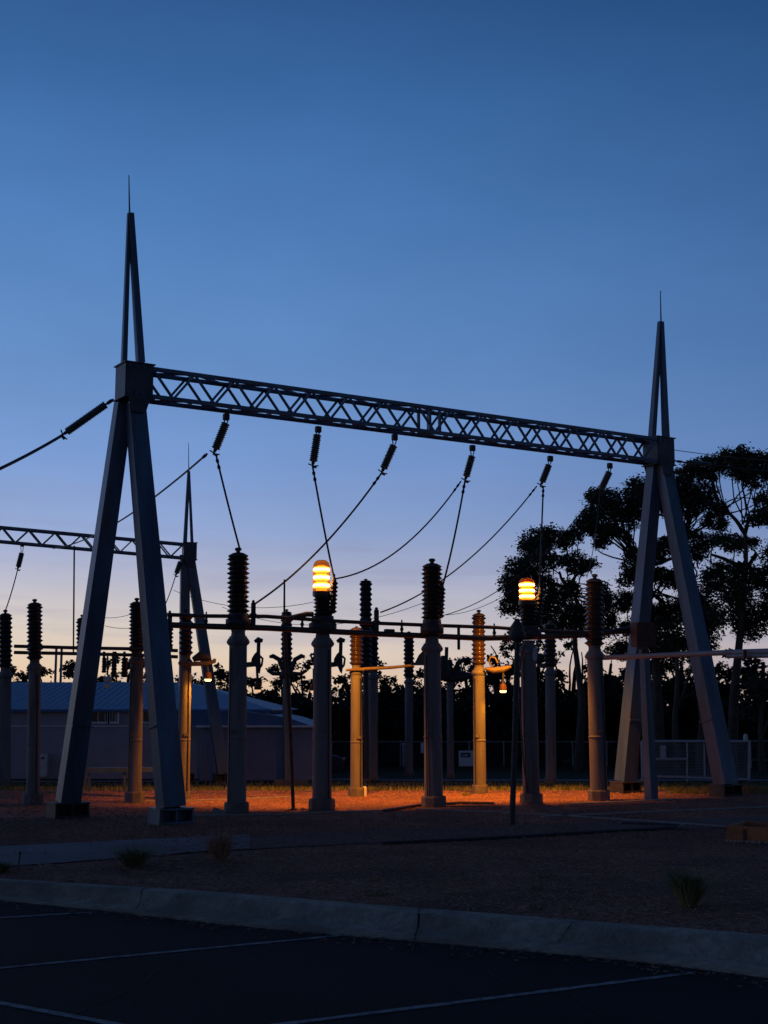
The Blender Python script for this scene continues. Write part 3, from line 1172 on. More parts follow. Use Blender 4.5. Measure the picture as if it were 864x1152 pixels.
# back gantry strings
bY = lambda px: beam_Y(px, BA, BD).y
b1 = string(24.5, 622, 20.5, 638, bY(25), (25, 612.5), 'small insulator string under the far beam near the left edge', r=3.4, n=8)
b2 = string(203, 632, 198.5, 645, bY(200), (204, 625.5), 'small insulator string beside the far tower head', r=3.4, n=7)
wire(b1, L1[2] + Vector((.0, 0, .1)), .08, .02, 'dropper from the far beam to the insulator at the left edge')
wire(b2, P(184, 684, 44), .08, .018, 'short dropper below the far tower head')
wire(P(83.5, 614, bY(84)), P(82.5, 735, 47), .0, .03, 'straight dark dropper hanging from the far beam')
wire(P(118, 695, 44), P(150, 690, 44), .05, .009, 'upper short thin wire between the near A-frame legs')
wire(P(118, 704, 44), P(150, 706, 44), .05, .009, 'lower short thin wire between the near A-frame legs')

# ------------------------------------------------------------------ amber lamps
M_AMBER = mat('amber lamp glass', (.6, .25, .04), .3, 0, .05, 5, emit=(1.0, .38, .05), estr=3.0)
M_GLOWB = mat('glowing lamp coil', (1, .7, .3), .4, 0, .02, 5, emit=(1.0, .62, .20), estr=16.0)
_t = M_GLOWB.node_tree
_b = _t.nodes['Principled BSDF']
_tc = _t.nodes.new('ShaderNodeTexCoord')
_sp = _t.nodes.new('ShaderNodeSeparateXYZ')
_t.links.new(_tc.outputs['Generated'], _sp.inputs[0])
_r1 = _t.nodes.new('ShaderNodeValToRGB')
ramp_set(_r1, [(.0, (1, .20, .01, 1)), (.2, (1, .42, .06, 1)), (.36, (1, .66, .22, 1)), (.5, (1, .84, .48, 1)), (.64, (1, .66, .22, 1)), (.8, (1, .42, .06, 1)), (1.0, (1, .20, .01, 1))])
_r2 = _t.nodes.new('ShaderNodeValToRGB')
ramp_set(_r2, [(.0, (.05, .05, .05, 1)), (.18, (.14, .14, .14, 1)), (.5, (1, 1, 1, 1)), (.82, (.14, .14, .14, 1)), (1.0, (.05, .05, .05, 1))])
_m = _t.nodes.new('ShaderNodeMath')
_m.operation = 'MULTIPLY'
_m.inputs[1].default_value = 42
_t.links.new(_sp.outputs['Z'], _r1.inputs[0])
_t.links.new(_sp.outputs['Z'], _r2.inputs[0])
_t.links.new(_r1.outputs[0], _b.inputs['Emission Color'])
_t.links.new(_r2.outputs[0], _m.inputs[0])
_t.links.new(_m.outputs[0], _b.inputs['Emission Strength'])
M_AMBERG = bpy.data.materials.new('amber glass')
M_AMBERG.use_nodes = True
_t = M_AMBERG.node_tree
_o = _t.nodes['Material Output']
_tr = _t.nodes.new('ShaderNodeBsdfTransparent')
_nz = _t.nodes.new('ShaderNodeTexNoise')
_nz.inputs['Scale'].default_value = 2
_cr = _t.nodes.new('ShaderNodeValToRGB')
ramp_set(_cr, [(.4, (.92, .55, .20, 1)), (.6, (.97, .66, .30, 1))])
_t.links.new(_nz.outputs[0], _cr.inputs[0])
_t.links.new(_cr.outputs[0], _tr.inputs[0])
_gl = _t.nodes.new('ShaderNodeBsdfPrincipled')
_gl.inputs['Base Color'].default_value = (.30, .10, .01, 1)
_gl.inputs['Roughness'].default_value = .2
_mx = _t.nodes.new('ShaderNodeMixShader')
_mx.inputs[0].default_value = .35
_t.links.new(_tr.outputs[0], _mx.inputs[1])
_t.links.new(_gl.outputs[0], _mx.inputs[2])
_t.links.new(_mx.outputs[0], _o.inputs[0])
M_LAMPLOW = mat('lit lamp opening', (1, .8, .4), .4, 0, .02, 5, emit=(1.0, .66, .22), estr=4.0)
M_LAMPDIM = mat('dim lamp opening', (1, .8, .5), .4, 0, .02, 5, emit=(1.0, .60, .34), estr=.8)
M_SMOKED = mat('smoked amber base', (.045, .018, .010), .3, 0, .2, 6)


def add_light(name, kind, loc, energy, color, target=None, size=.15, cone=110, blend=.6):
    ld = bpy.data.lights.new(name, kind)
    ld.energy = energy
    ld.color = color
    ld.shadow_soft_size = size
    if kind == 'SPOT':
        ld.spot_size = R(cone)
        ld.spot_blend = blend
    o = bpy.data.objects.new(name, ld)
    COL.objects.link(o)
    o.location = loc
    if target is not None:
        o.rotation_euler = (Vector(target) - Vector(loc)).to_track_quat('-Z', 'Y').to_euler()
    return o


SOD = (1.0, .30, .015)
for k, x, y0, y1, w, lab in ((2, 361.5, 668, 630, 19, 'glowing amber dome lamp with three bright bands, the taller left one'),
                             (4, 593, 678, 650, 18, 'glowing amber lamp, the lower right one in front of the tree')):
    Y = A[k][1].y
    b = P(x, y0, Y)
    t = P(x, y1, Y)
    H = t.z - b.z
    r = pxm(w / 2, Y)
    root = thing('amber_lamp', b, lab, 'lamp', 'amber lamps')
    mb = MB()
    pr = [(r * .94, 0), (r, H * .04), (r, H * .78), (r * .96, H * .84), (r * .84, H * .92), (r * .55, H * .985), (r * .2, H)]
    mb.lathe(b, pr, 24)
    mb.build('dome', M_AMBERG, root)
    mb = MB()
    mb.lathe(b, [(r * .60, H * .02), (r * .62, H * .08), (r * .62, H * .76), (r * .4, H * .84)], 20)
    mb.build('inner_tube', M_AMBER, root)
    for i in range(3):
        mb = MB()
        z = (.18 + i * .235 + .06) * H
        mb.lathe(b + Vector((0, 0, z)), [(r * .5, -.105 * H), (r * .78, -.08 * H), (r * .91, -.045 * H), (r * .95, 0), (r * .91, .045 * H), (r * .78, .08 * H), (r * .5, .105 * H)], 24)
        mb.build('glow_band', M_GLOWB, root)
    mb = MB()
    mb.lathe(b - Vector((0, 0, .05)), [(r * 1.02, 0), (r * 1.04, .02), (r * 1.04, .09), (r * .9, .10)], 20)
    mb.build('base_ring', M_SMOKED, root)
    add_light('lamp_light', 'SPOT', b + Vector((0, .62, H * .45)), 1450, SOD, (b.x - .2, Y + 3.3, .2), .12, 106, .7)

# ------------------------------------------------------------------ busbars
A1, A5 = A[1][1], A[5][1]


def rowA(px):
    """depth of the front row's plan line at photo column px"""
    a = (px - 432) / (FPX * .985)
    dx, dy = A5.x - A1.x, A5.y - A1.y
    # A1 + t*(dx,dy): x = a*y
    t = (a * A1.y - A1.x) / (dx - a * dy)
    return A1.y + t * dy


up = [(188, 691.5), (230, 693), (300, 693.5), (364, 698), (420, 701), (486, 703.5), (560, 706), (594, 709), (669, 712), (718, 711)]
lo = [(188, 703), (230, 704.5), (300, 706.5), (364, 710), (420, 713), (486, 715.5), (540, 718), (594, 717), (669, 714), (716, 706)]
tag_b = 'busbars along the front row'
mb = MB()
mb.tube([P(x, y, rowA(x)) for x, y in up], .036, 8)
tag(mb.build('busbar', M_BUS), 'upper of the two long dark brown busbars crossing the front row of columns', 'busbar', tag_b)
mb = MB()
mb.tube([P(x, y, rowA(x)) for x, y in lo], .055, 8)
tag(mb.build('busbar', M_BUS), 'lower, thicker of the two long dark brown busbars crossing the front row', 'busbar', tag_b)


def pxtube(pts, Y, r, n=8):
    mb = MB()
    mb.tube([P(x, y, Y(x) if callable(Y) else Y) for x, y in pts], r, n)
    return mb


# diagonal blade into the lamp column and short uprights joining the bars
tag(pxtube([(320, 697), (345, 691), (352, 691)], rowA, .05).build('busbar_branch', M_BUS), 'short dark sloping busbar branch entering the left side of the taller lamp column', 'busbar')
for x, y0, y1, w, lab in ((285, 678, 706, 5, 'dark upright clamp on the busbars beside the unlit left insulator'),
                          (423.5, 686, 714, 5.5, 'dark upright clamp on the busbars just left of centre'),
                          (516, 706, 731, 3.2, 'short brown upright hanging from the busbars right of centre'),
                          (340, 694, 711, 2.6, 'thin dark spacer between the busbars just left of the taller lamp column'),
                          (452, 700, 716, 2.6, 'thin dark spacer between the busbars left of the middle front column'),
                          (556, 704, 720, 2.6, 'thin dark spacer between the busbars right of the second orange column'),
                          (640, 708, 717, 2.6, 'thin dark spacer between the busbars before the last front column'),
                          (232, 691, 707, 2.6, 'thin dark spacer between the busbars left of the unlit front column'),
                          (191, 690, 722, 4.5, 'dark hanging bracket at the left end of the front busbars')):
    Y = rowA(x) + .02
    root = thing('busbar_clamp', P(x, y1, Y), lab, 'clamp', 'busbar clamps')
    mb = MB()
    a, b = P(x, y1, Y), P(x, y0, Y)
    ww = pxm(w, Y)
    mb.box((a + b) / 2, (ww, ww, (b - a).length), (1, 0, 0), bev=.01)
    mb.build('body', M_DARKST, root)
    mb = MB()
    mb.box(a.lerp(b, .5) - Vector((0, .02, 0)), (ww * 1.5, ww * 1.3, .06), (1, 0, 0), bev=.008)
    mb.build('band', M_DARKST, root)
    mb = MB()
    mb.lathe(b, [(ww * .3, 0), (ww * .35, .03), (ww * .15, .05)], 8)
    mb.build('bolt', M_DARKST, root)
# small hanging insulator at left end
Y = rowA(191)
r0 = thing('hanging_insulator', P(191, 722, Y), 'small black insulator hanging at the left end of the front busbars', 'insulator')
mb = MB()
mb.lathe(P(191, 728, Y), shed_profile(.035, .065, P(191, 706, Y).z - P(191, 728, Y).z, 5), 12)
mb.build('shed_stack', M_PORCB, r0)
mb = MB()
mb.lathe(P(191, 731, Y), [(.03, 0), (.05, .02), (.05, .06), (.03, .08)], 10)
mb.build('end_cap', M_DARKST, r0)
# small box on the lower bar near centre
mb = MB()
mb.box(P(438, 709.5, rowA(438)), (.2, .1, .06), (1, .6, 0), bev=.01)
tag(mb.build('contact_block', M_DARKST), 'small black contact block sitting on the lower front busbar near centre', 'contact')

# back left bars
yb = L2[1].y + .1
tag(pxtube([(16, 727), (39, 727.5), (92, 729), (154, 730), (200, 732)], yb, .035).build('busbar', M_BUS), 'upper of the two thin busbars behind the left columns', 'busbar', 'busbars on the left')
tag(pxtube([(16, 734), (39, 734.5), (92, 735.5), (154, 737), (200, 739)], yb, .035).build('busbar', M_BUS), 'lower of the two thin busbars behind the left columns', 'busbar', 'busbars on the left')
mb = MB()
yp = G(100, 876).y + 16.
p0 = P(66, 790, yp)
bp = thing('bus_support', (p0.x, yp, terr(yp)), 'twin grey steel uprights rising behind the blue shed roof at left', 'support')
for x in (63.5, 69.5):
    mb = MB()
    p = P(x, 728, yp)
    mb.beam((p.x, yp, terr(yp)), p, .10, .10, (1, 0, 0))
    mb.build('post', M_STEEL, bp)
mb = MB()
mb.beam(P(60, 729, yp), P(73, 729, yp), .10, .12, (0, 0, 1))
mb.build('cross_head', M_STEEL, bp)
# small insulators hanging from the left busbars
for x, y0, y1, w, lab in ((128, 762, 740, 7, 'middle one of three small black insulators hanging from the left busbars'),
                          (140, 762, 740, 8.5, 'right one of three small black insulators hanging from the left busbars'),
                          (117, 757, 740, 6, 'left one of three small black insulators hanging from the left busbars')):
    Y = yb
    p = P(x, y0, Y)
    t = P(x, y1, Y)
    root = thing('hanging_insulator', t, lab, 'insulator', 'small insulators hanging from the left busbars')
    mb = MB()
    mb.lathe(p, shed_profile(pxm(w * .36, Y), pxm(w / 2, Y), t.z - p.z, 6), 12)
    mb.build('insulator_stack', M_PORCB, root)
    mb = MB()
    mb.tube([t - Vector((0, 0, .02)), P(x, 733, Y)], .03, 6)
    mb.build('hanger', M_DARKST, root)


# ------------------------------------------------------------------ switch arms (disconnectors)
def flatshape(pts, Y, th):
    mb = MB()
    poly = [P(x, y, Y) for x, y in pts]
    mb.prism([p - Vector((0, th / 2, 0)) for p in poly], (0, th, 0))
    return mb


def t_switch(x, Y, lab, armx):
    root = thing('earth_switch', P(x, 755, Y), lab, 'switch', 'earth switches on the front columns')
    mb = MB()
    mb.tube([P(x + 2, 742, Y), P(x + 2.5, 722, Y)], .035, 8)
    mb.build('stem', M_DARKST, root)
    mb = MB()
    mb.tube([P(x - 2, 722, Y), P(x + 2, 719.5, Y), P(x + 7, 721, Y)], [.03, .05, .035], 8)
    mb.build('head', M_DARKST, root)
    mb = MB()
    th = .16
    poly = [P(x + q, y, Y) - Vector((0, th / 2, 0)) for q, y in ((-6, 748), (-5, 741), (-2, 736), (1, 733), (4, 735), (4.5, 752), (3.5, 758), (1.5, 756), (-1, 750))]
    mb.prism(poly, (0, th, 0))
    mb.tube([P(x + 4, 738, Y), P(x + 7, 741, Y), P(x + 6, 748, Y), P(x + 4, 751, Y)], .022, 6)
    mb.build('body', M_DARKST, root)
    mb = MB()
    mb.beam(P(armx, 748, Y), P(x - 1, 747, Y), .09, .10, (0, 0, 1))
    mb.build('arm', M_TAN, root)


t_switch(288.5, A[1][1].y + .05, 'goose-headed black earth switch on the right side of the unlit left column', 276)
t_switch(381, A[2][1].y + .05, 'goose-headed black earth switch between taller lamp column and orange column', 372)


def v_switch(x, y, Y, lab, right_only=False):
    root = thing('horn_switch', P(x, y + 12, Y), lab, 'switch', 'horn gap switches')
    k = pxm(1, Y)
    for sgn in ((1,) if right_only else (-1, 1)):
        mb = MB()
        pts = [(x + sgn * 3, y + 12), (x + sgn * 7, y + 2), (x + sgn * 9, y - 4), (x + sgn * 16, y - 8), (x + sgn * 20, y - 7)]
        mb.tube([P(a, b, Y) for a, b in pts], [k * 2.4, k * 2.4, k * 2.6, k * 2.6, k * 1.6], 8)
        mb.build('horn', M_DARKST, root)
        mb = MB()
        pts = [(x + sgn * 2, y + 11), (x + sgn * 10, y + 12), (x + sgn * 16, y + 12), (x + sgn * 22, y + 8)] if not right_only else [(x + 2, y + 11), (x + 14, y + 11), (x + 26, y + 10)]
        mb.tube([P(a, b, Y) for a, b in pts], [k * 2.2, k * 2.2, k * 2.0, k * 1.8], 8) if not right_only else mb.tube([P(a, b, Y) for a, b in pts], [k * 5, k * 6, k * 2.5], 8)
        mb.build('contact_arm', M_DARKST, root)
    mb = MB()
    mb.lathe(P(x, y + 17, Y), [(k * 6, 0), (k * 9, .06), (k * 8, .18), (k * 4, .3)], 10)
    mb.build('hub', M_DARKST, root)


v_switch(323, 746, C4[1].y - .3, 'black two-horned switch on the column between the two left front columns')
v_switch(506, 750, C3[1].y, 'black one-horned switch on the thin blue grey column', True)
root = thing('switch_drive', P(502, 765, C3[1].y - .2), 'black upright drive rod and housing above the thin blue grey column', 'switch')
Y = C3[1].y - .2
mb = MB()
mb.tube([P(502, 745, Y), P(502.5, 728, Y)], pxm(2, Y), 8)
mb.build('rod', M_DARKST, root)
mb = MB()
mb.lathe(P(499, 766, Y), [(pxm(5, Y), 0), (pxm(8, Y), .1), (pxm(8.5, Y), .5), (pxm(5, Y), .8), (pxm(2.5, Y), .95)], 12)
mb.build('housing', M_DARKST, root)
# triangular gusset left of A3
Y = A[3][1].y + .05
root = thing('gusset_bracket', P(472, 748, Y), 'brown triangular bracket on the left side of the middle front column', 'bracket')
flatshape([(466, 747), (478, 747), (478, 730), (471, 737)], Y, .12).build('plate', M_TAN, root)
mb = MB()
mb.beam(P(463, 747, Y), P(478, 747, Y), .05, .14, (0, 0, 1))
mb.build('flange', M_TAN, root)

# brackets on second row, orange lit
root = thing('bracket_bar', P(428, 752, B1[1].y - .15), 'long tan bar running right from the top of the first orange column', 'bracket')
Y = B1[1].y - .15
mb = MB()
mb.tube([P(389, 754, Y), P(410, 752.5, Y), P(440, 751, Y), P(465, 748.5, Y)], [.025, .036, .034, .028], 8)
mb.build('bar', M_TAN, root)
mb = MB()
mb.box(P(401, 753.5, Y + .1), (.36, .36, .04), (1, 0, 0), bev=.01)
mb.build('saddle', M_TAN, root)
root = thing('bracket_bar', P(225, 748, B0[1].y - .2), 'tan bracket with rounded end beside the small lit lamp at left', 'bracket')
Y = B0[1].y - .2
mb = MB()
mb.tube([P(202, 745, Y), P(215, 747, Y), P(232, 746.5, Y), P(241, 744, Y), P(242, 741, Y)], [.03, .045, .05, .045, .03], 8)
mb.build('bar', M_TAN, root)
mb = MB()
mb.tube([P(217, 742, Y), P(225, 738, Y), P(236, 740, Y)], [.05, .1, .06], 8)
mb.build('switch_body', M_DARKST, root)
root = thing('bracket_bar', P(560, 752, B2[1].y - .2), 'orange lit tray bracket with curved horn, right of the second orange column', 'bracket')
Y = B2[1].y - .2
mb = MB()
mb.tube([P(545, 752, Y), P(555, 754, Y), P(566, 753, Y), P(575, 750, Y)], [.03, .07, .075, .03], 8)
mb.build('bar', M_TAN, root)
mb = MB()
mb.tube([P(554, 752, Y), P(550, 744, Y), P(552, 739, Y), P(557, 740, Y), P(560, 746, Y)], .022, 6)
mb.build('horn', M_TAN, root)
root = thing('bracket_bar', P(612, 749, B3[1].y), 'small tan tray on top of the brownish column right of the lower lamp', 'bracket')
Y = B3[1].y
mb = MB()
mb.tube([P(604, 749, Y), P(612, 749, Y), P(624, 748, Y)], [.05, .09, .04], 8)
mb.build('bar', M_TAN, root)
mb = MB()
mb.tube([P(604, 746, Y), P(607, 739, Y), P(612, 741, Y)], [.1, .16, .06], 8)
mb.build('switch_body', M_DARKST, root)


# small floodlights on the frame
def flood(x, y, Y, lab, m_open, hk=1.0, energy=0, tgt=None, stem_to=None):
    root = thing('floodlight', P(x, y, Y), lab, 'lamp', 'small hanging floodlights')
    k = pxm(1, Y)
    top = P(x, y - 5 * hk, Y)
    bot = P(x, y + 3 * hk, Y)
    H = top.z - bot.z
    mb = MB()
    mb.lathe(bot, [(k * 4.0 * hk, 0), (k * 4.1 * hk, H * .2), (k * 3.4 * hk, H * .8), (k * 2.2 * hk, H)], 12)
    mb.build('housing', M_RUSTY, root)
    mb = MB()
    mb.lathe(bot - Vector((0, 0, .045)), [(k * 2.6 * hk, 0), (k * 3.7 * hk, .02), (k * 3.7 * hk, .047)], 12)
    mb.build('lens', m_open, root)
    mb = MB()
    st_ = stem_to or (x, y - 14)
    mb.tube([top - Vector((0, 0, .02)), P(st_[0], st_[1], Y)], .025, 6)
    mb.build('stem', M_DARKST, root)
    if energy:
        add_light('lamp_light', 'SPOT', P(x, y + 5, Y), energy, SOD, tgt, .08, 150, .5)


flood(566, 774, B2[1].y - .2, 'small lit floodlight hanging right of the second orange column', M_LAMPLOW, stem_to=(566, 753), energy=90, tgt=P(566, 900, B2[1].y - .3))
flood(290, 773, A[1][1].y + .3, 'small dim floodlight hanging right of the unlit left column', M_LAMPDIM, stem_to=(289, 752))
flood(353, 774, A[2][1].y + .3, 'small dim floodlight half hidden by the taller lamp column', M_LAMPDIM, stem_to=(353, 752))
flood(234, 761, B0[1].y - .2, 'small yellow lit floodlight left of the unlit front column', M_LAMPLOW, stem_to=(233, 746), energy=120, tgt=P(205, 860, B0[1].y + .2))
root = thing('floodlight', P(121, 775, 40.), 'pale white box floodlight in front of the shed roof at left', 'lamp', 'small hanging floodlights')
mb = MB()
mb.box(P(121, 764, 40.), (.22, .18, .16), bev=.02)
mb.box(P(120.5, 772, 40.), (.18, .16, .14), bev=.02)
mb.build('housing', M_WHITE, root)
mb = MB()
mb.tube([P(121, 760, 40.), P(121, 737, 40.)], .03, 6)
mb.build('stem', M_DARKST, root)

# pipe at right from A5
Y5 = A[5][1].y
root = thing('pipe_run', P(770, 737, Y5 - 1), 'long pale tube running right from the last front column across the right tower', 'tube')
mb = MB()
mb.tube([P(678, 740, Y5 - .1), P(760, 736.5, Y5 - 1.2), P(835, 733.5, Y5 - 2.2), P(930, 731, Y5 - 3.4)], [.05, .052, .055, .06], 8)
mb.build('upper_tube', M_PIPE, root)
mb = MB()
mb.tube([P(818, 738, Y5 - 2.0), P(930, 737, Y5 - 3.4)], .045, 8)
mb.build('lower_tube', M_PIPE, root)
mb = MB()
for x in (838, 870):
    mb.box(P(x, 735.5, Y5 - 2.4), (.05, .08, .16))
mb.build('clamp', M_DARKST, root)
# secondary post right
f = G(733, 900)
root = thing('strut_post', f, 'slim leaning steel post with a rusty box on top, beside the right tower legs', 'post')
mb = MB()
mb.beam(f, P(725, 738, f.y), .20, .20, TU, (.15, .15))
mb.build('post', M_STEEL, root)
mb = MB()
mb.box(P(723.5, 714, f.y - .2), (.42, .34, .50), (1, .25, 0), bev=.015)
mb.build('box', M_RUSTY, root)
mb = MB()
mb.box(P(724, 735, f.y - .1), (.14, .14, .16), (1, .25, 0))
mb.build('neck', M_DARKST, root)

# dark front pole
f = G(576, 929)
root = thing('steel_pole', f, 'thin black pole standing nearest the camera in front of the right lamp column', 'pole')
mb = MB()
t = P(582, 722, f.y)
mb.tube([f, P(579.5, 820, f.y), t], [.05, .048, .044], 10)
mb.build('pole', M_DARKST, root)
mb = MB()
mb.lathe(P(582, 722, f.y), [(.07, 0), (.13, .05), (.14, .14), (.10, .2), (.12, .24), (.05, .34), (.03, .38)], 12)
mb.build('head', M_DARKST, root)
# cable by A4
fy = A[4][1].y - .16
tag(pxtube([(590, 725), (586, 742), (584, 760), (585, 800), (589, 860), (594, 893)], fy, .014, 6).build('down_cable', M_DARKST), 'thin black cable looping down the left side of the right lamp column', 'cable')
mb = MB()
mb.box(P(601.5, 736, A[4][1].y - .17), (.09, .06, .26), bev=.02)
tag(mb.build('junction_box', M_GATE), 'small pale rounded box fixed high on the right lamp column', 'box')

# brown leaning stake & dark vertical pole near C4
f = G(330, 912)
root = thing('leaning_rod', f, 'thin rust brown rod leaning slightly left of the taller lamp column', 'rod')
mb = MB()
mb.tube([f, P(327, 830, f.y), P(322, 742, f.y), P(320, 690, f.y)], [.034, .036, .038, .03], 8)
mb.build('rod', M_RUSTY, root)
mb = MB()
mb.lathe(f, [(.06, -.01), (.06, .03), (.035, .05)], 10)
mb.build('foot', M_DARKST, root)
f = G(319, 884)
root = thing('mast', f, 'thin black vertical mast rising above the busbars between the left front columns', 'mast')
mb = MB()
mb.tube([f, P(319.5, 760, f.y), P(320, 652, f.y)], [.05, .045, .03], 8)
mb.build('mast_tube', M_DARKST, root)
mb = MB()
mb.box(f + Vector((.25, 0, .10)), (1.1, .4, .2), bev=.02)
mb.build('base_box', M_PLINTH, root)

# ------------------------------------------------------------------ sheds
def shed(name, lab, cat, corners_px, wall_m, Y):
    pass


bY0 = G(100, 876).y
zb = terr(bY0)
xl = P(-130, 800, bY0).x
xr = P(300, 800, bY0).x
ze = P(100, 799, bY0).z
zr = P(100, 767.5, bY0 + 7).z
root = thing('workshop_shed', ((xl + xr) / 2, bY0, zb), 'long low grey walled building with bright blue sheet roof and high windows at left', 'building')
mb = MB()
D_ = 14.
# ribbed sheet wall
wl = MB()
wl.box(((xl + xr) / 2, bY0 + D_ / 2, (zb + ze) / 2 - .2), (xr - xl, D_, ze - zb + .4))
wl.build('wall', M_WALL, root)
mb = MB()
mb.box(((xl + xr) / 2, bY0 - .03, P(100, 817, bY0).z), (xr - xl, .06, .04))
mb.build('wall_band', M_TRIM, root)
xrr = P(214, 772, bY0 + 7).x
wg = MB()
wg.prism([(xl, bY0 + .02, ze), (xl, bY0 + D_, ze), (xl, bY0 + 7, zr - .06)], (.1, 0, 0))
wg.build('gable', M_WALL, root)
v = [(xl - .15, bY0 - .2, ze), (xr + .3, bY0 - .2, ze), (xr + .3, bY0 + D_ + .3, ze), (xl - .15, bY0 + D_ + .3, ze), (xl - .15, bY0 + 7, zr), (xrr, bY0 + 7, zr)]
mb = MB()
mb.add(v, [[0, 1, 5, 4], [1, 2, 5], [2, 3, 4, 5], [3, 0, 4], [0, 3, 2, 1]])
rf = mb.build('roof', M_ROOF, root)
# seams on the front slope
mb = MB()
nse = 40
for i in range(nse):
    t = i / (nse - 1)
    x = v[0][0] + (xrr - v[0][0]) * t
    mb.beam((x, bY0 - .35, ze + .012), (x, bY0 + 7, zr + .012), .02, .010, (1, 0, 0))
mb.build('seam', M_ROOF, rf)
mb = MB()
mb.box(((xl + xr) / 2, bY0 - .24, ze - .01), (xr - xl + .4, .08, .09))
mb.build('gutter', M_ROOF, root)
for wx0, wx1 in ((99, 122), (123, 133), (147, 186), (190, 214)):
    a, b = P(wx0, 799.5, bY0 - .05), P(wx1, 813, bY0 - .05)
    cx, cz = (a.x + b.x) / 2, (a.z + b.z) / 2
    w_, h_ = abs(b.x - a.x), abs(a.z - b.z)
    mb = MB()
    for s_ in (-1, 1):
        mb.box((cx + s_ * w_ / 2, bY0 - .06, cz), (.08, .1, h_ + .08))
        mb.box((cx, bY0 - .06, cz + s_ * h_ / 2), (w_ - .09, .1, .07))
    w = mb.build('window', M_TRIM, root)
    mb = MB()
    mb.box((cx, bY0 - .015, cz), (w_ - .08, .02, h_ - .06))
    mb.build('pane', M_DARKGL, w)
    mb = MB()
    nb_ = max(3, int(w_ / .11))
    for i in range(1, nb_):
        if rnd.random() < .35:
            continue
        x = cx - w_ / 2 + w_ * i / nb_
        mb.box((x, bY0 - .05, cz), (.022, .02, h_ - .07))
    mb.build('bar', M_TRIM, w)
# white cabinet at wall
mb = MB()
c0, c1 = P(43.5, 848, bY0 - .3), P(53.5, 874, bY0 - .3)
cab = thing('meter_cabinet', ((c0.x + c1.x) / 2, bY0 - .3, terr(bY0)), 'narrow white cabinet standing against the grey shed wall at left', 'cabinet')
mb.box(((c0.x + c1.x) / 2, bY0 - .25, (c0.z + c1.z) / 2), (abs(c1.x - c0.x), .3, abs(c0.z - c1.z)), bev=.02)
mb.build('cabinet_body', M_WHITE, cab)
mb = MB()
mb.box(((c0.x + c1.x) / 2, bY0 - .41, c0.z - .15), (.12, .02, .06))
mb.build('vent', M_DARKST, cab)

# wing
wY = bY0 - 1.2
wxl, wxr = P(118, 817, wY).x, P(352.5, 817, wY).x
wz = P(200, 817, wY).z
root = thing('lower_shed', ((wxl + wxr) / 2, wY, terr(wY)), 'lower blue grey shed with gently curved roof, right end of the long building', 'building')
# front wall stands right of the near frame only
wxl = P(226, 817, wY).x
mb = MB()
mb.box(((wxl + wxr) / 2, wY + 4, (terr(wY) + wz) / 2 - .2), (wxr - wxl, 8, wz - terr(wY) + .4))
mb.build('wall', M_WALLB, root)
mb = MB()
prf = []
for px_, py_ in ((214, 817), (214, 800), (240, 799), (270, 800), (300, 803), (325, 808), (342, 813.5), (353.5, 818)):
    p = P(px_, py_, wY - .2)
    prf.append(p)
mb.prism(prf, (0, 8.4, 0))
rf2 = mb.build('roof', M_ROOF, root)
mb = MB()
nsm = 26
for i in range(nsm):
    x = wxl + (wxr - wxl) * (i + .5) / nsm
    mb.box((x, wY - .012, (terr(wY) + wz) / 2), (.03, .02, wz - terr(wY)))
mb.build('wall_rib', M_WALLB, root)
mb = MB()
mb.box(((wxl + wxr) / 2, wY - .25, wz + .0), (wxr - wxl + .3, .08, .07))
mb.build('gutter', M_TRIM, root)

# ------------------------------------------------------------------ fence, gate, signs
M_MESH = mat('chain link wire', (.26, .27, .29), .5, .2, .1, 5)
M_FPOST = mat('fence tube', (.34, .35, .37), .5, .3, .1, 5)


def fence(label, x0, x1, ytop, ybot, npost, rail2=None):
    a, b = G(x0, ybot), G(x1, ybot)
    Y = (a.y + b.y) / 2
    a.y = b.y = Y
    a = Vector((P(x0, ybot, Y).x, Y, terr(Y)))
    b = Vector((P(x1, ybot, Y).x, Y, terr(Y)))
    H = P(400, ytop, Y).z - terr(Y)
    root = thing('mesh_fence', (a + b) / 2, label, 'fence')
    for i in range(npost):
        p = a.lerp(b, i / (npost - 1))
        mb = MB()
        mb.tube([p, p + Vector((0, 0, H + .05))], .035, 6)
        mb.build('post', M_FPOST, root)
    mb = MB()
    mb.tube([a + Vector((0, 0, H)), b + Vector((0, 0, H))], .028, 6)
    mb.build('top_rail', M_FPOST, root)
    if rail2:
        z = P(400, rail2, Y).z
        mb = MB()
        mb.tube([Vector((a.x, a.y, z)), Vector((b.x, b.y, z))], .028, 6)
        mb.build('middle_rail', M_FPOST, root)
    mb = MB()
    L_ = (b - a).length
    s = .16
    k = int(L_ / s)
    for i in range(-int(H / s), k):
        for dr in (1, -1):
            xa = i * s
            pts = [(xa, 0), (xa + H, H)] if dr == 1 else [(xa, H), (xa + H, 0)]
            (u0, v0), (u1, v1) = pts
            if u0 < 0:
                t = -u0 / (u1 - u0)
                u0, v0 = 0, v0 + (v1 - v0) * t
            if u1 > L_:
                t = (L_ - u0) / (u1 - u0)
                u1, v1 = L_, v0 + (v1 - v0) * t
            mb.tube([a + Vector((u0, .03, v0)), a + Vector((u1, .03, v1))], .005, 3, cap=False)
    mb.build('wire_mesh', M_MESH, root)
    return Y


fY = fence('low chain link fence running behind the middle columns to the white gate', 373, 722, 834.5, 862, 10)
fence('short run of low fence right of the white gate, cut by the right edge', 845, 960, 833.5, 864, 3, rail2=855)

gY = G(780, 879).y
root = thing('field_gate', (P(782, 879, gY).x, gY, terr(gY)), 'wide pale tubular gate with mesh infill behind the right tower legs', 'gate')


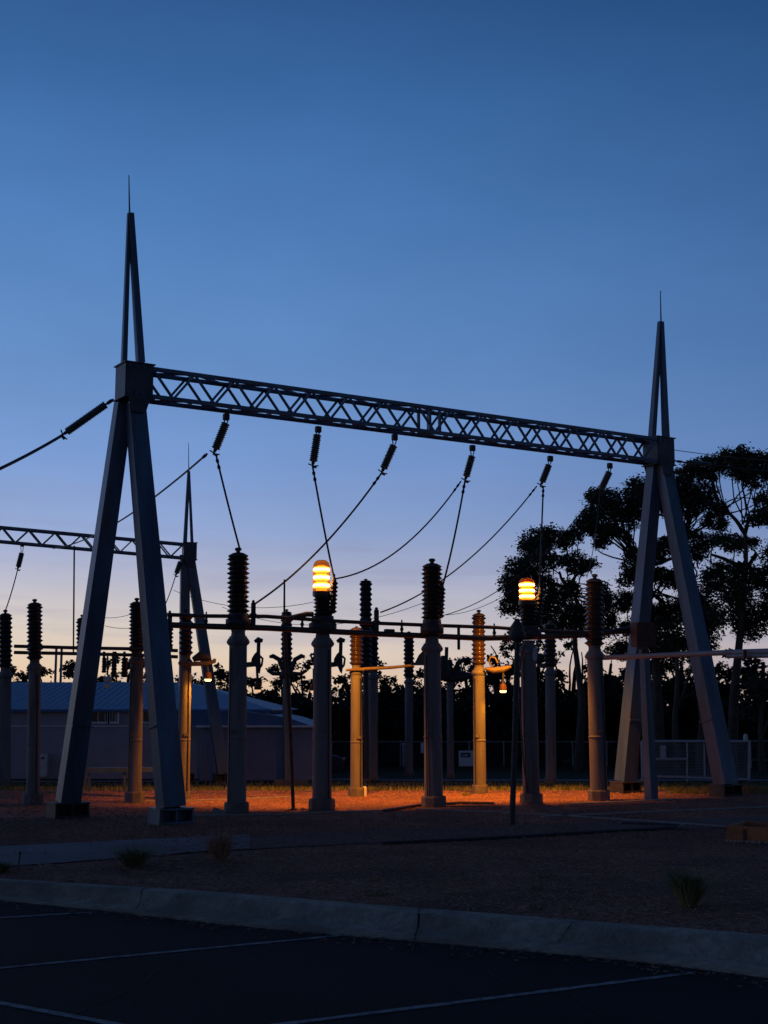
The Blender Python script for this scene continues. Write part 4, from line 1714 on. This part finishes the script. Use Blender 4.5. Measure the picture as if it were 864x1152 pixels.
def gt_tube(pts, r=.045):
    mb = MB()
    mb.tube([P(x, y, gY) for x, y in pts], r, 8)
    return mb


fr = MB()
for pts in ([(722, 834), (843, 834)], [(722, 834), (723, 873)], [(843, 834), (842.5, 877)], [(722, 873), (842, 877)]):
    fr.tube([P(x, y, gY) for x, y in pts], .05, 8)
fr.build('frame', M_GATE, root)
fr = MB()
fr.tube([P(773, 834, gY), P(773, 882, gY)], .03, 6)
fr.build('inner_post', M_GATE, root)
fr = MB()
fr.tube([P(792, 836, gY), P(793, 875, gY)], .035, 6)
fr.build('inner_post', M_GATE, root)
gt_tube([(735, 854), (773, 854)]).build('middle_rail', M_GATE, root)
mb = MB()
x0_, x1_ = P(722, 850, gY).x, P(843, 850, gY).x
zt_, zb_ = P(780, 834, gY).z, P(780, 876, gY).z
for i in range(26):
    z = zb_ + (zt_ - zb_) * i / 25
    mb.tube([(x0_, gY + .06, z), (x1_, gY + .06, z)], .009, 3, cap=False)
for i in range(70):
    x = x0_ + (x1_ - x0_) * i / 69
    mb.tube([(x, gY + .07, zb_), (x, gY + .07, zt_)], .009, 3, cap=False)
mb.build('infill_mesh', M_MESH, root)
mb = MB()
mb.lathe(P(839, 834, gY), [(.07, 0), (.08, .1), (.08, .2), (.04, .26)], 10)
mb.build('latch_cap', M_WHITE, root)
for x in (722.5, 842.5):
    mb = MB()
    p = P(x, 874, gY)
    mb.tube([(p.x, gY + .02, terr(gY) - .02), (p.x, gY + .02, p.z)], .04, 6)
    mb.build('support_post', M_GATE, root)
mb = MB()
mb.box(P(746, 846, gY - .08), (.20, .05, .45), bev=.01)
tag(mb.build('notice_plate', M_GATE), 'blank pale upright plate fixed on the wide tubular gate', 'sign')

# white sign with dark printed panel
sY = fY - .15
root = thing('notice_board', P(524.5, 863, sY), 'square white notice board with dark printed panel on the fence', 'sign')
a, b = P(516, 844.5, sY), P(533.5, 862, sY)
cx, cz = (a.x + b.x) / 2, (a.z + b.z) / 2
w_, h_ = b.x - a.x, a.z - b.z
M_SIGN = mat('bright sign face', (.85, .85, .88), .5, 0, .03, 3)
mb = MB()
mb.box((cx, sY, cz), (w_, .05, h_), bev=.01)
mb.build('board', M_SIGN, root)
mb = MB()
mb.box((cx - w_ * .06, sY - .03, cz + h_ * .22), (w_ * .62, .012, h_ * .30))
pn = mb.build('printed_panel', M_DARKST, root)
mb = MB()
for i in range(5):
    x = cx - w_ * .28 + i * w_ * .09
    hgt = h_ * (.16, .10, .12, .15, .09)[i]
    mb.beam((x, sY - .04, cz + h_ * .14), (x + w_ * .04, sY - .04, cz + h_ * .14 + hgt), .03, .008, (1, 0, 0))
mb.build('lettering', M_SIGN, pn)
# slim white post and small white plate
root = thing('marker_post', (P(454, 865, fY - .3).x, fY - .3, terr(fY - .3)), 'slim pale marker post by the fence beside the thin grey column', 'post')
mb = MB()
a = P(454, 866, fY - .3)
b = P(454, 837, fY - .3)
mb.box((a.x, fY - .3, (a.z + b.z) / 2), (.14, .10, b.z - a.z), bev=.015)
mb.build('post', mat('pale post', (.3, .33, .35), .6), root)
mb = MB()
mb.lathe((a.x, fY - .3, b.z), [(.09, -.03), (.09, .02), (.04, .05)], 8)
mb.build('cap', M_GATE, root)
mb = MB()
mb.box(P(475.5, 841.5, fY - .1), (.20, .04, .50), bev=.012)
tag(mb.build('notice_plate', M_SIGN), 'small white plate on the fence touching the middle front column', 'sign')
# pale bars in the dark: height barrier beams on posts
for x0, x1, y, lab in ((448, 480, 817, 'thin white raised bar on a post in the dark behind the middle column'), (376, 394, 821.5, 'thin white raised bar on a post left of the first orange column')):
    Y = fY + 4
    a, b = P(x0, y + .5, Y), P(x1, y - .5, Y)
    root = thing('barrier_bar', (b.x, Y, terr(Y)), lab, 'barrier', 'white barrier bars')
    mb = MB()
    mb.beam(a, b, .07, .07, (0, 0, 1))
    mb.build('bar', M_WHITE, root)
    mb = MB()
    mb.beam((b.x - .1, Y + .06, terr(Y)), (b.x - .1, Y + .06, b.z), .08, .08, (1, 0, 0))
    mb.build('post', M_DARKST, root)

# rusty timber box right foreground
f0, f1 = G(824, 949), G(900, 953)
root = thing('timber_box', (f0 + f1) / 2, 'orange brown timber edge box lying on the gravel at the right edge', 'box')
mb = MB()
d = (f1 - f0)
d.normalize()
hgt = P(824, 931, f0.y).z
mb.box(f0 + d * .9 + Vector((0, .3, hgt / 2)), (1.8, .05, hgt), d, bev=.008)
mb.build('front_board', M_WOOD, root)
mb = MB()
nn = Vector((-d.y, d.x, 0))
mb.box(f0 + nn * .45 + d * .02 + Vector((0, .3, hgt / 2)), (.05, .85, hgt), d, bev=.008)
mb.box(f0 + nn * .88 + d * .9 + Vector((0, .3, hgt / 2)), (1.8, .05, hgt), d, bev=.008)
mb.build('side_board', M_WOOD, root)
mb = MB()
for q in (.25, 1.2):
    mb.box(f0 + d * q + Vector((0, .3 - .03, hgt * .5)), (.05, .02, hgt * .7), d)
mb.build('batten', M_RUSTY, root)
mb = MB()
for i in range(10):
    p = f0 + d * (i * .06 + rnd.uniform(-.02, .02)) - nn * rnd.uniform(.0, .1) + Vector((0, .25, 0))
    mb.lathe(p, [(.012, 0), (.03, .01), (.026, .025), (.01, .035)], 6)
struct('pale_pebbles', mb, mat('pale pebble', (.35, .33, .30), .8), kind='stuff')

# little loose things by the columns
p = G(410, 896)
mb = MB()
mb.box(p + Vector((0, 0, .10)), (.09, .09, .22), bev=.015)
tag(mb.build('marker_block', M_SIGN), 'small pale upright block beside the foot of the first orange column', 'block')
p = G(247, 916)
mb = MB()
mb.add([p + Vector(q) for q in ((-.16, 0, 0), (.14, -.05, 0), (.17, .12, 0), (-.1, .15, 0), (-.1, .03, .12), (.06, .04, .07))], [[0, 1, 5, 4], [1, 2, 5], [2, 3, 4, 5], [3, 0, 4]])
tag(mb.build('broken_slab', M_EDGE), 'broken pale stone slab on the gravel left of the unlit column', 'stone')
p = G(20, 979)
mb = MB()
mb.tube([p, p + Vector((.02, 0, .19))], .012, 5)
mb.lathe(p + Vector((.02, 0, .19)), [(.016, -.01), (.016, .02), (.006, .03)], 6)
tag(mb.build('garden_stake', M_DARKST), 'short black stake beside the path at the left edge', 'stake')


# ------------------------------------------------------------------ tufts
def tuft(lab, px, py, wpx, hpx, n, m, spread=1.0, upright=.5, name='grass_tuft', cat='plant'):
    f = G(px, py, 0)
    k = pxm(1, f.y)
    root = thing(name, f, lab, cat, 'grass tufts on the gravel bed')
    mb = MB()
    for i in range(n):
        a = rnd.uniform(0, 6.28)
        l = hpx * k * rnd.uniform(.55, 1.05)
        out_ = wpx * k / 2 * rnd.uniform(.2, 1.55) * spread
        r0_ = wpx * k * .12 * rnd.random()
        d = Vector((math.cos(a), math.sin(a), 0))
        w = .007
        s = Vector((-d.y, d.x, 0)) * w
        p0 = f + d * r0_
        p1 = p0 + d * out_ * .5 + Vector((0, 0, l * .66))
        p2 = p0 + d * out_ + Vector((0, 0, l * rnd.uniform(.70, 1.0)))
        mb.add([p0 - s, p0 + s, p1 + s * .8, p1 - s * .8, p2], [[0, 1, 2, 3], [3, 2, 4]])
    mb.build('blades', m, root, fix=False)
    mb = MB()
    for i in range(n // 8):
        a = rnd.uniform(0, 6.28)
        d = Vector((math.cos(a), math.sin(a), 0))
        p = f + d * wpx * k * .2 * rnd.random()
        e = p + d * wpx * k * .5 * rnd.random() + Vector((0, 0, hpx * k * rnd.uniform(.1, .5)))
        s = Vector((-d.y, d.x, 0)) * .003
        mb.add([p - s, p + s, e], [[0, 1, 2]])
    mb.build('dead_blades', M_DRY, root, fix=False)


tuft('spiky dark green tuft between the path and the kerb at left', 150, 976, 58, 27, 240, M_GRASSB)
tuft('dry reddish tuft right of the spiky green one', 247, 969, 48, 36, 260, M_DRY, .8)
tuft('rounded green grass tuft on the gravel at right', 775, 1020, 62, 44, 420, M_GRASSB, .8)
tuft('low dark grass clump at the left edge beside the stake', 2, 982, 34, 14, 160, M_GRASSB)
for i, (px, py, w, h) in enumerate(((700, 890, 14, 5), (768, 893, 34, 7), (790, 893, 26, 6), (850, 893, 30, 8), (640, 889, 30, 6), (525, 895, 9, 3))):
    f = G(px, py)
    k = pxm(1, f.y)
    mb = MB()
    for j in range(160):
        p = f + Vector((rnd.uniform(-.5, .5) * w * k, rnd.uniform(-.2, .2), 0))
        e = p + Vector((rnd.uniform(-.06, .06), rnd.uniform(-.06, .06), h * k * rnd.uniform(.5, 1.2)))
        mb.add([p - Vector((.01, 0, 0)), p + Vector((.01, 0, 0)), e], [[0, 1, 2]])
    struct('weeds', mb, M_GRASSB, kind='stuff')

for i in range(16):
    px, py = rnd.uniform(40, 840), rnd.uniform(985, 1030)
    f = G(px, py, 0)
    if f.y < poly_at(kb, f.x) + .25 or path_has(f.x, f.y):
        continue
    mb = MB()
    for j in range(26):
        p = f + Vector((rnd.uniform(-.06, .06), rnd.uniform(-.06, .06), 0))
        e = p + Vector((rnd.uniform(-.08, .08), rnd.uniform(-.08, .08), rnd.uniform(.03, .11)))
        mb.add([p - Vector((.004, 0, 0)), p + Vector((.004, 0, 0)), e], [[0, 1, 2]])
    struct('weeds', mb, M_DRY if i % 2 else M_GRASSB, kind='stuff')

# ------------------------------------------------------------------ parked car behind the shed corner
cY = 60.
cz = terr(cY)
xn = P(388, 866, cY).x
root = thing('parked_car', (xn - 2.1, cY, cz), 'dark blue parked car, only its nose showing right of the shed corner', 'car')
M_CAR = mat('dark blue car paint', (.02, .04, .10), .25, .3, .1, 3)
side = [(0.02, .22), (0, .42), (-.08, .58), (-.45, .72), (-1.1, .84), (-1.75, 1.25), (-2.3, 1.40), (-3.2, 1.38), (-3.9, 1.0), (-4.2, .92), (-4.25, .4), (-4.2, .22)]
mb = MB()
mb.prism([(xn + a, cY - .85, cz + b) for a, b in side], (0, 1.7, 0))
mb.build('body', M_CAR, root)
mb = MB()
mb.prism([(xn + a, cY - .87, cz + b) for a, b in ((-1.35, .92), (-1.82, 1.2), (-2.3, 1.32), (-3.1, 1.30), (-3.6, 1.02), (-3.6, .92))], (0, 1.74, 0))
mb.build('window_glass', M_DARKGL, root)
for xw in (-.85, -3.35):
    for yw in (-.86, .68):
        mb = MB()
        mb.lathe((xn + xw, cY + yw, cz + .31), [(.31, 0), (.32, .03), (.32, .15), (.31, .18)], 20, (0, 1, 0))
        w = mb.build('wheel', M_DARKST, root)
        mb = MB()
        mb.lathe((xn + xw, cY + yw - .01, cz + .31), [(.19, 0), (.19, .2)], 12, (0, 1, 0))
        mb.build('rim', M_GATE, w)
mb = MB()
mb.box((xn - .06, cY - .62, cz + .56), (.14, .32, .12), bev=.03)
mb.build('headlight', M_GATE, root)
mb = MB()
mb.box((xn - .06, cY + .62, cz + .56), (.14, .32, .12), bev=.03)
mb.build('headlight', M_GATE, root)


# ------------------------------------------------------------------ trees
def leaf_cloud(mb, c, rx, ry, rz, n, size, rg):
    """loose clump of hanging leaf faces, denser in small tufts, uneven edge"""
    nt_ = max(4, int(n / 26))
    tufts = []
    while len(tufts) < nt_:
        q = Vector((rg.uniform(-1, 1), rg.uniform(-1, 1), rg.uniform(-1, 1)))
        if q.length > 1:
            continue
        # flatter underside
        if q.z < -.55 and rg.random() < .6:
            continue
        tufts.append(Vector((q.x * rx, q.y * ry, q.z * rz)))
    tr = .30 * min(rx, rz) + .10
    for t in tufts:
        rr = tr * rg.uniform(.6, 1.25)
        for j in range(int(n / nt_)):
            q = Vector((rg.gauss(0, .5), rg.gauss(0, .5), rg.gauss(0, .42))) * rr
            p = c + t + q
            a = rg.uniform(0, 6.28)
            l = size * rg.uniform(.6, 1.3)
            d = Vector((math.cos(a) * .7, math.sin(a) * .7, rg.uniform(-1, .4))).normalized() * l
            s = Vector((rg.uniform(-1, 1), rg.uniform(-1, 1), rg.uniform(-1, 1))).cross(d)
            if s.length < 1e-4:
                continue
            s = s.normalized() * l * .30
            mb.add([p, p + d * .5 + s, p + d, p + d * .5 - s], [[0, 1, 2, 3]])


def limb(mb, a, b, r0, r1, rg, bend=.18, n=7):
    a, b = Vector(a), Vector(b)
    L_ = (b - a).length
    pts, rs = [], []
    off = Vector((rg.uniform(-1, 1), rg.uniform(-1, 1), rg.uniform(-.2, .6))) * L_ * bend
    for i in range(n + 1):
        t = i / n
        p = a.lerp(b, t) + off * math.sin(math.pi * t) + Vector((rg.uniform(-1, 1), rg.uniform(-1, 1), 0)) * L_ * .012 * (1 if 0 < i < n else 0)
        pts.append(p)
        rs.append(r0 + (r1 - r0) * t)
    mb.tube(pts, rs, 7)
    return pts


def zc(x, y):
    return (x / 2.842 + 560, y / 2.842 + 480)


def gum(label, trunk_px, clumps, Y, r0, seed, nodes, dens=1.0):
    rg = random.Random(seed)
    base = P(trunk_px[0][0], trunk_px[0][1], Y)
    base.z = terr(Y)
    root = thing('gum_tree', base, label, 'tree', 'tall gum trees on the right')
    tp = [P(x, y, Y) for x, y in trunk_px]
    tp[0] = base - Vector((0, 0, .1))
    mb = MB()
    n = len(tp)
    pts = resample(tp, 14)
    mb.tube(pts, [r0 * (1 - .72 * i / 13) for i in range(14)], 10)
    mb.build('trunk', M_BARK, root)
    lb = MB()
    cr = MB()
    hubs = [P(x, y, Y) for x, y in nodes]
    for h in hubs:       # main limbs from the trunk to fork points
        near = min((p for p in pts if p.z < h.z - .2), key=lambda p: (p - h).length, default=pts[-1])
        h.y += rg.uniform(-1.2, 1.2)
        limb(lb, near, h, r0 * .42, r0 * .22, rg, .10)
    allh = hubs + [pts[-1]]
    for (x, y, rx, ry) in clumps:
        px_, py_ = zc(x, y)
        yy = Y + rg.uniform(-2.2, 2.2)
        c = P(px_, py_, yy)
        a, b = rx / 2.842 * yy / FPX, ry / 2.842 * yy / FPX
        cand = [h for h in allh if h.z < c.z + .3]
        h = min(cand, key=lambda q: (q - c).length) if cand else min(allh, key=lambda q: q.z)
        for q in range(2):
            e = c + Vector((rg.uniform(-.5, .5) * a, rg.uniform(-.5, .5) * a, rg.uniform(-.3, .5) * b))
            limb(lb, h + Vector((rg.uniform(-.3, .3), rg.uniform(-.3, .3), rg.uniform(-.5, .1))), e, r0 * .13, .02, rg, .24, n=9)
        leaf_cloud(cr, c, a * 1.14, a * 1.1, b * 1.14, int(2500 * dens * (a * b) / .55) + 180, .135, rg)
    lb.build('limb', M_BARKD, root)
    cr.build('crown', M_LEAF, root, fix=False)
    return root


gum('dark gum tree behind the lower amber lamp, left of the others', [(650, 866), (655, 790), (646, 720), (650, 680), (643, 663)],
    [(130, 370, 50, 40), (170, 350, 35, 30), (110, 400, 40, 40), (60, 450, 45, 30), (45, 500, 35, 40), (70, 540, 45, 50), (50, 570, 38, 30), (110, 575, 50, 35), (90, 480, 40, 30), (150, 430, 40, 35), (140, 500, 40, 30),
     (240, 345, 38, 22), (215, 365, 30, 22), (240, 425, 42, 24), (290, 440, 32, 18), (260, 455, 35, 15), (270, 590, 55, 35), (330, 535, 26, 40), (380, 570, 50, 35), (420, 560, 25, 30), (190, 560, 50, 45), (150, 620, 60, 40), (250, 640, 60, 40), (340, 630, 40, 40), (230, 520, 28, 25)],
    63, .24, 11, [zc(235, 520), zc(190, 470), zc(120, 480), zc(250, 470)])
gum('broad gum tree behind the right tower, its crown reaching left', [(742, 866), (740, 790), (737, 720), (722, 640)],
    [(285, 315, 38, 32), (320, 330, 35, 28), (300, 285, 30, 26), (340, 240, 48, 38), (320, 225, 35, 25), (370, 270, 45, 35), (420, 240, 50, 45), (420, 290, 50, 35), (350, 335, 55, 22), (450, 195, 45, 32), (480, 230, 40, 40), (330, 370, 28, 18), (390, 340, 30, 18),
     (560, 240, 55, 50), (590, 160, 35, 25), (575, 195, 45, 30), (640, 210, 50, 38), (660, 245, 42, 30), (600, 270, 40, 22), (440, 450, 45, 28), (420, 490, 40, 22), (435, 415, 28, 22), (520, 390, 40, 28), (540, 370, 30, 20), (640, 370, 42, 36), (630, 405, 35, 25), (550, 490, 42, 34), (700, 270, 38, 26), (690, 310, 36, 26), (510, 470, 30, 20), (500, 420, 30, 22),
     (560, 600, 50, 45), (500, 610, 50, 40), (440, 640, 45, 30), (620, 580, 45, 40), (470, 690, 60, 35), (560, 700, 60, 40), (640, 690, 55, 35), (520, 750, 60, 35), (400, 720, 50, 30)],
    66, .34, 12, [zc(430, 400), zc(490, 520), zc(600, 330), zc(540, 430), zc(620, 450)])
gum('tallest gum tree at the right edge with open high crown', [(823, 866), (826, 780), (834, 700), (840, 630), (838, 600)],
    [(770, 100, 52, 32), (735, 115, 45, 30), (800, 125, 45, 35), (700, 115, 45, 26), (650, 125, 45, 22), (620, 140, 35, 20), (680, 150, 40, 20), (820, 150, 35, 45), (850, 105, 28, 28), (780, 150, 45, 25), (740, 370, 42, 27), (790, 375, 42, 22), (710, 360, 25, 20),
     (710, 460, 55, 30), (690, 500, 45, 30), (790, 490, 52, 38), (770, 540, 48, 35), (830, 290, 26, 24), (850, 235, 24, 24), (855, 290, 22, 30), (840, 480, 42, 36), (750, 610, 50, 36), (840, 600, 42, 40), (800, 650, 50, 30), (650, 560, 50, 45), (660, 620, 50, 40), (600, 500, 36, 30), (900, 150, 55, 50), (910, 420, 50, 60), (900, 560, 55, 60), (950, 300, 50, 50)],
    62, .28, 13, [zc(790, 300), zc(730, 250), zc(770, 430), zc(700, 400), zc(830, 400), zc(760, 540)])


def bush_tree(label, px, ytop, wpx, Y, seed, kind='background_tree', group='dark trees along the back', lightness=0):
    rg = random.Random(seed)
    b = P(px, 860, Y)
    b.z = terr(Y)
    root = thing(kind, b, label, 'tree', group)
    top = P(px, ytop, Y).z
    H = top - b.z
    W = pxm(wpx, Y)
    mb = MB()
    limb(mb, b, (b.x + rg.uniform(-.4, .4), Y, b.z + H * .75), .22, .08, rg, .05)
    for k in range(5):
        limb(mb, (b.x, Y, b.z + H * rg.uniform(.25, .5)), (b.x + rg.uniform(-.4, .4) * W, Y + rg.uniform(-.3, .3) * W, b.z + H * rg.uniform(.6, .85)), .09, .03, rg, .1)
    mb.build('trunk', M_BARKD, root)
    cr = MB()
    for k in range(int(12 + W * 2.6)):
        fx = rg.uniform(-.5, .5)
        arch = 1 - (2 * abs(fx)) ** 2.5 * .45
        fz = rg.uniform(.05, .95) * arch
        rr = rg.uniform(.5, 1.0) * (1 if fz < .62 else .5)
        c = Vector((b.x + fx * W, Y + rg.uniform(-.35, .35) * W, b.z + H * fz))
        leaf_cloud(cr, c, rr * 1.25, rr * 1.2, rr * .85, 330 if fz < .62 else 150, .30 if fz < .62 else .2, rg)
    cr.build('crown', M_LEAFD, root, fix=False)


specs = [(-60, 752, 90), (-5, 757, 80), (28, 745, 56), (62, 752, 60), (100, 750, 56), (136, 742, 46), (160, 752, 60), (205, 758, 60), (240, 762, 60), (275, 758, 66),
         (312, 752, 60), (345, 748, 62), (382, 762, 60), (418, 752, 64), (452, 758, 62), (488, 750, 70), (528, 738, 70), (565, 742, 72), (605, 752, 70), (645, 748, 76), (690, 755, 74),
         (728, 760, 72), (770, 752, 80), (812, 756, 76), (856, 752, 80), (900, 748, 90)]
wherex = ['beyond the left edge', 'at the far left edge', 'behind the second left column', 'behind the twin bus uprights', 'behind the near A-frame left leg', 'with its top between the near A-frame legs', 'behind the warm brown column',
          'behind the near A-frame right leg', 'behind the small yellow floodlight', 'just right of the unlit front column', 'behind the thin black mast', 'left of the taller lamp column', 'just right of the taller lamp column',
          'behind the tall black insulator', 'behind the thin grey column', 'behind the middle front column', 'behind the second orange column', 'behind the small lit floodlight', 'behind the brownish small column',
          'between the brownish column and the last front column', 'left of the right tower', 'behind the rusty box post', 'between the right tower legs', 'right of the right tower', 'at the right edge under the tall gum', 'beyond the right edge']
for i, ((px, yt, w), wx) in enumerate(zip(specs, wherex)):
    if i in (0, 25):
        continue
    bush_tree('dense black tree ' + wx, px, yt - (14 if px < 560 else 44), w * 1.2, 72 + (i % 3) * 1.6, 100 + i)

# low shrub belt behind the fence: one mass nobody could count
rg = random.Random(55)
sb = MB()
for k in range(150):
    x = rg.uniform(-6, 26)
    Y = rg.uniform(67.5, 70.5)
    if abs(x) > Y * .36:
        continue
    leaf_cloud(sb, Vector((x, Y, terr(Y) + rg.uniform(.3, 3.0))), 1.2, .9, .8, 330, .32, rg)
struct('shrub_belt', sb, M_LEAFD, kind='stuff')
# two visible pale trunks by the gate
for i, (px, y0, lean, lab) in enumerate(((786, 700, -3, 'slender pale tree trunk above the middle of the gate'), (760, 720, 3, 'pale forked tree trunk above the left part of the gate'), (857, 790, 0, 'pale short trunk behind the fence at the right edge'))):
    rg = random.Random(70 + i)
    Y = 60.
    b = P(px, 850, Y)
    b.z = terr(Y)
    root = thing('slender_tree', b, lab, 'tree', 'slender trees behind the gate')
    mb = MB()
    t = P(px + lean, y0, Y)
    limb(mb, b, t, .17, .07, rg, .03)
    limb(mb, b.lerp(t, .5), t + Vector((.8, .3, -.2)), .07, .03, rg, .1)
    mb.build('trunk', M_BARK, root)
    mb = MB()
    for k in range(5):
        leaf_cloud(mb, t + Vector((rg.uniform(-.8, .8), rg.uniform(-.6, .6), rg.uniform(-.3, .8))), .7, .6, .5, 260, .16, rg)
    mb.build('crown', M_LEAF, root, fix=False)

# tidy the bookkeeping property
for o in bpy.data.objects:
    if '_o' in o:
        del o['_o']
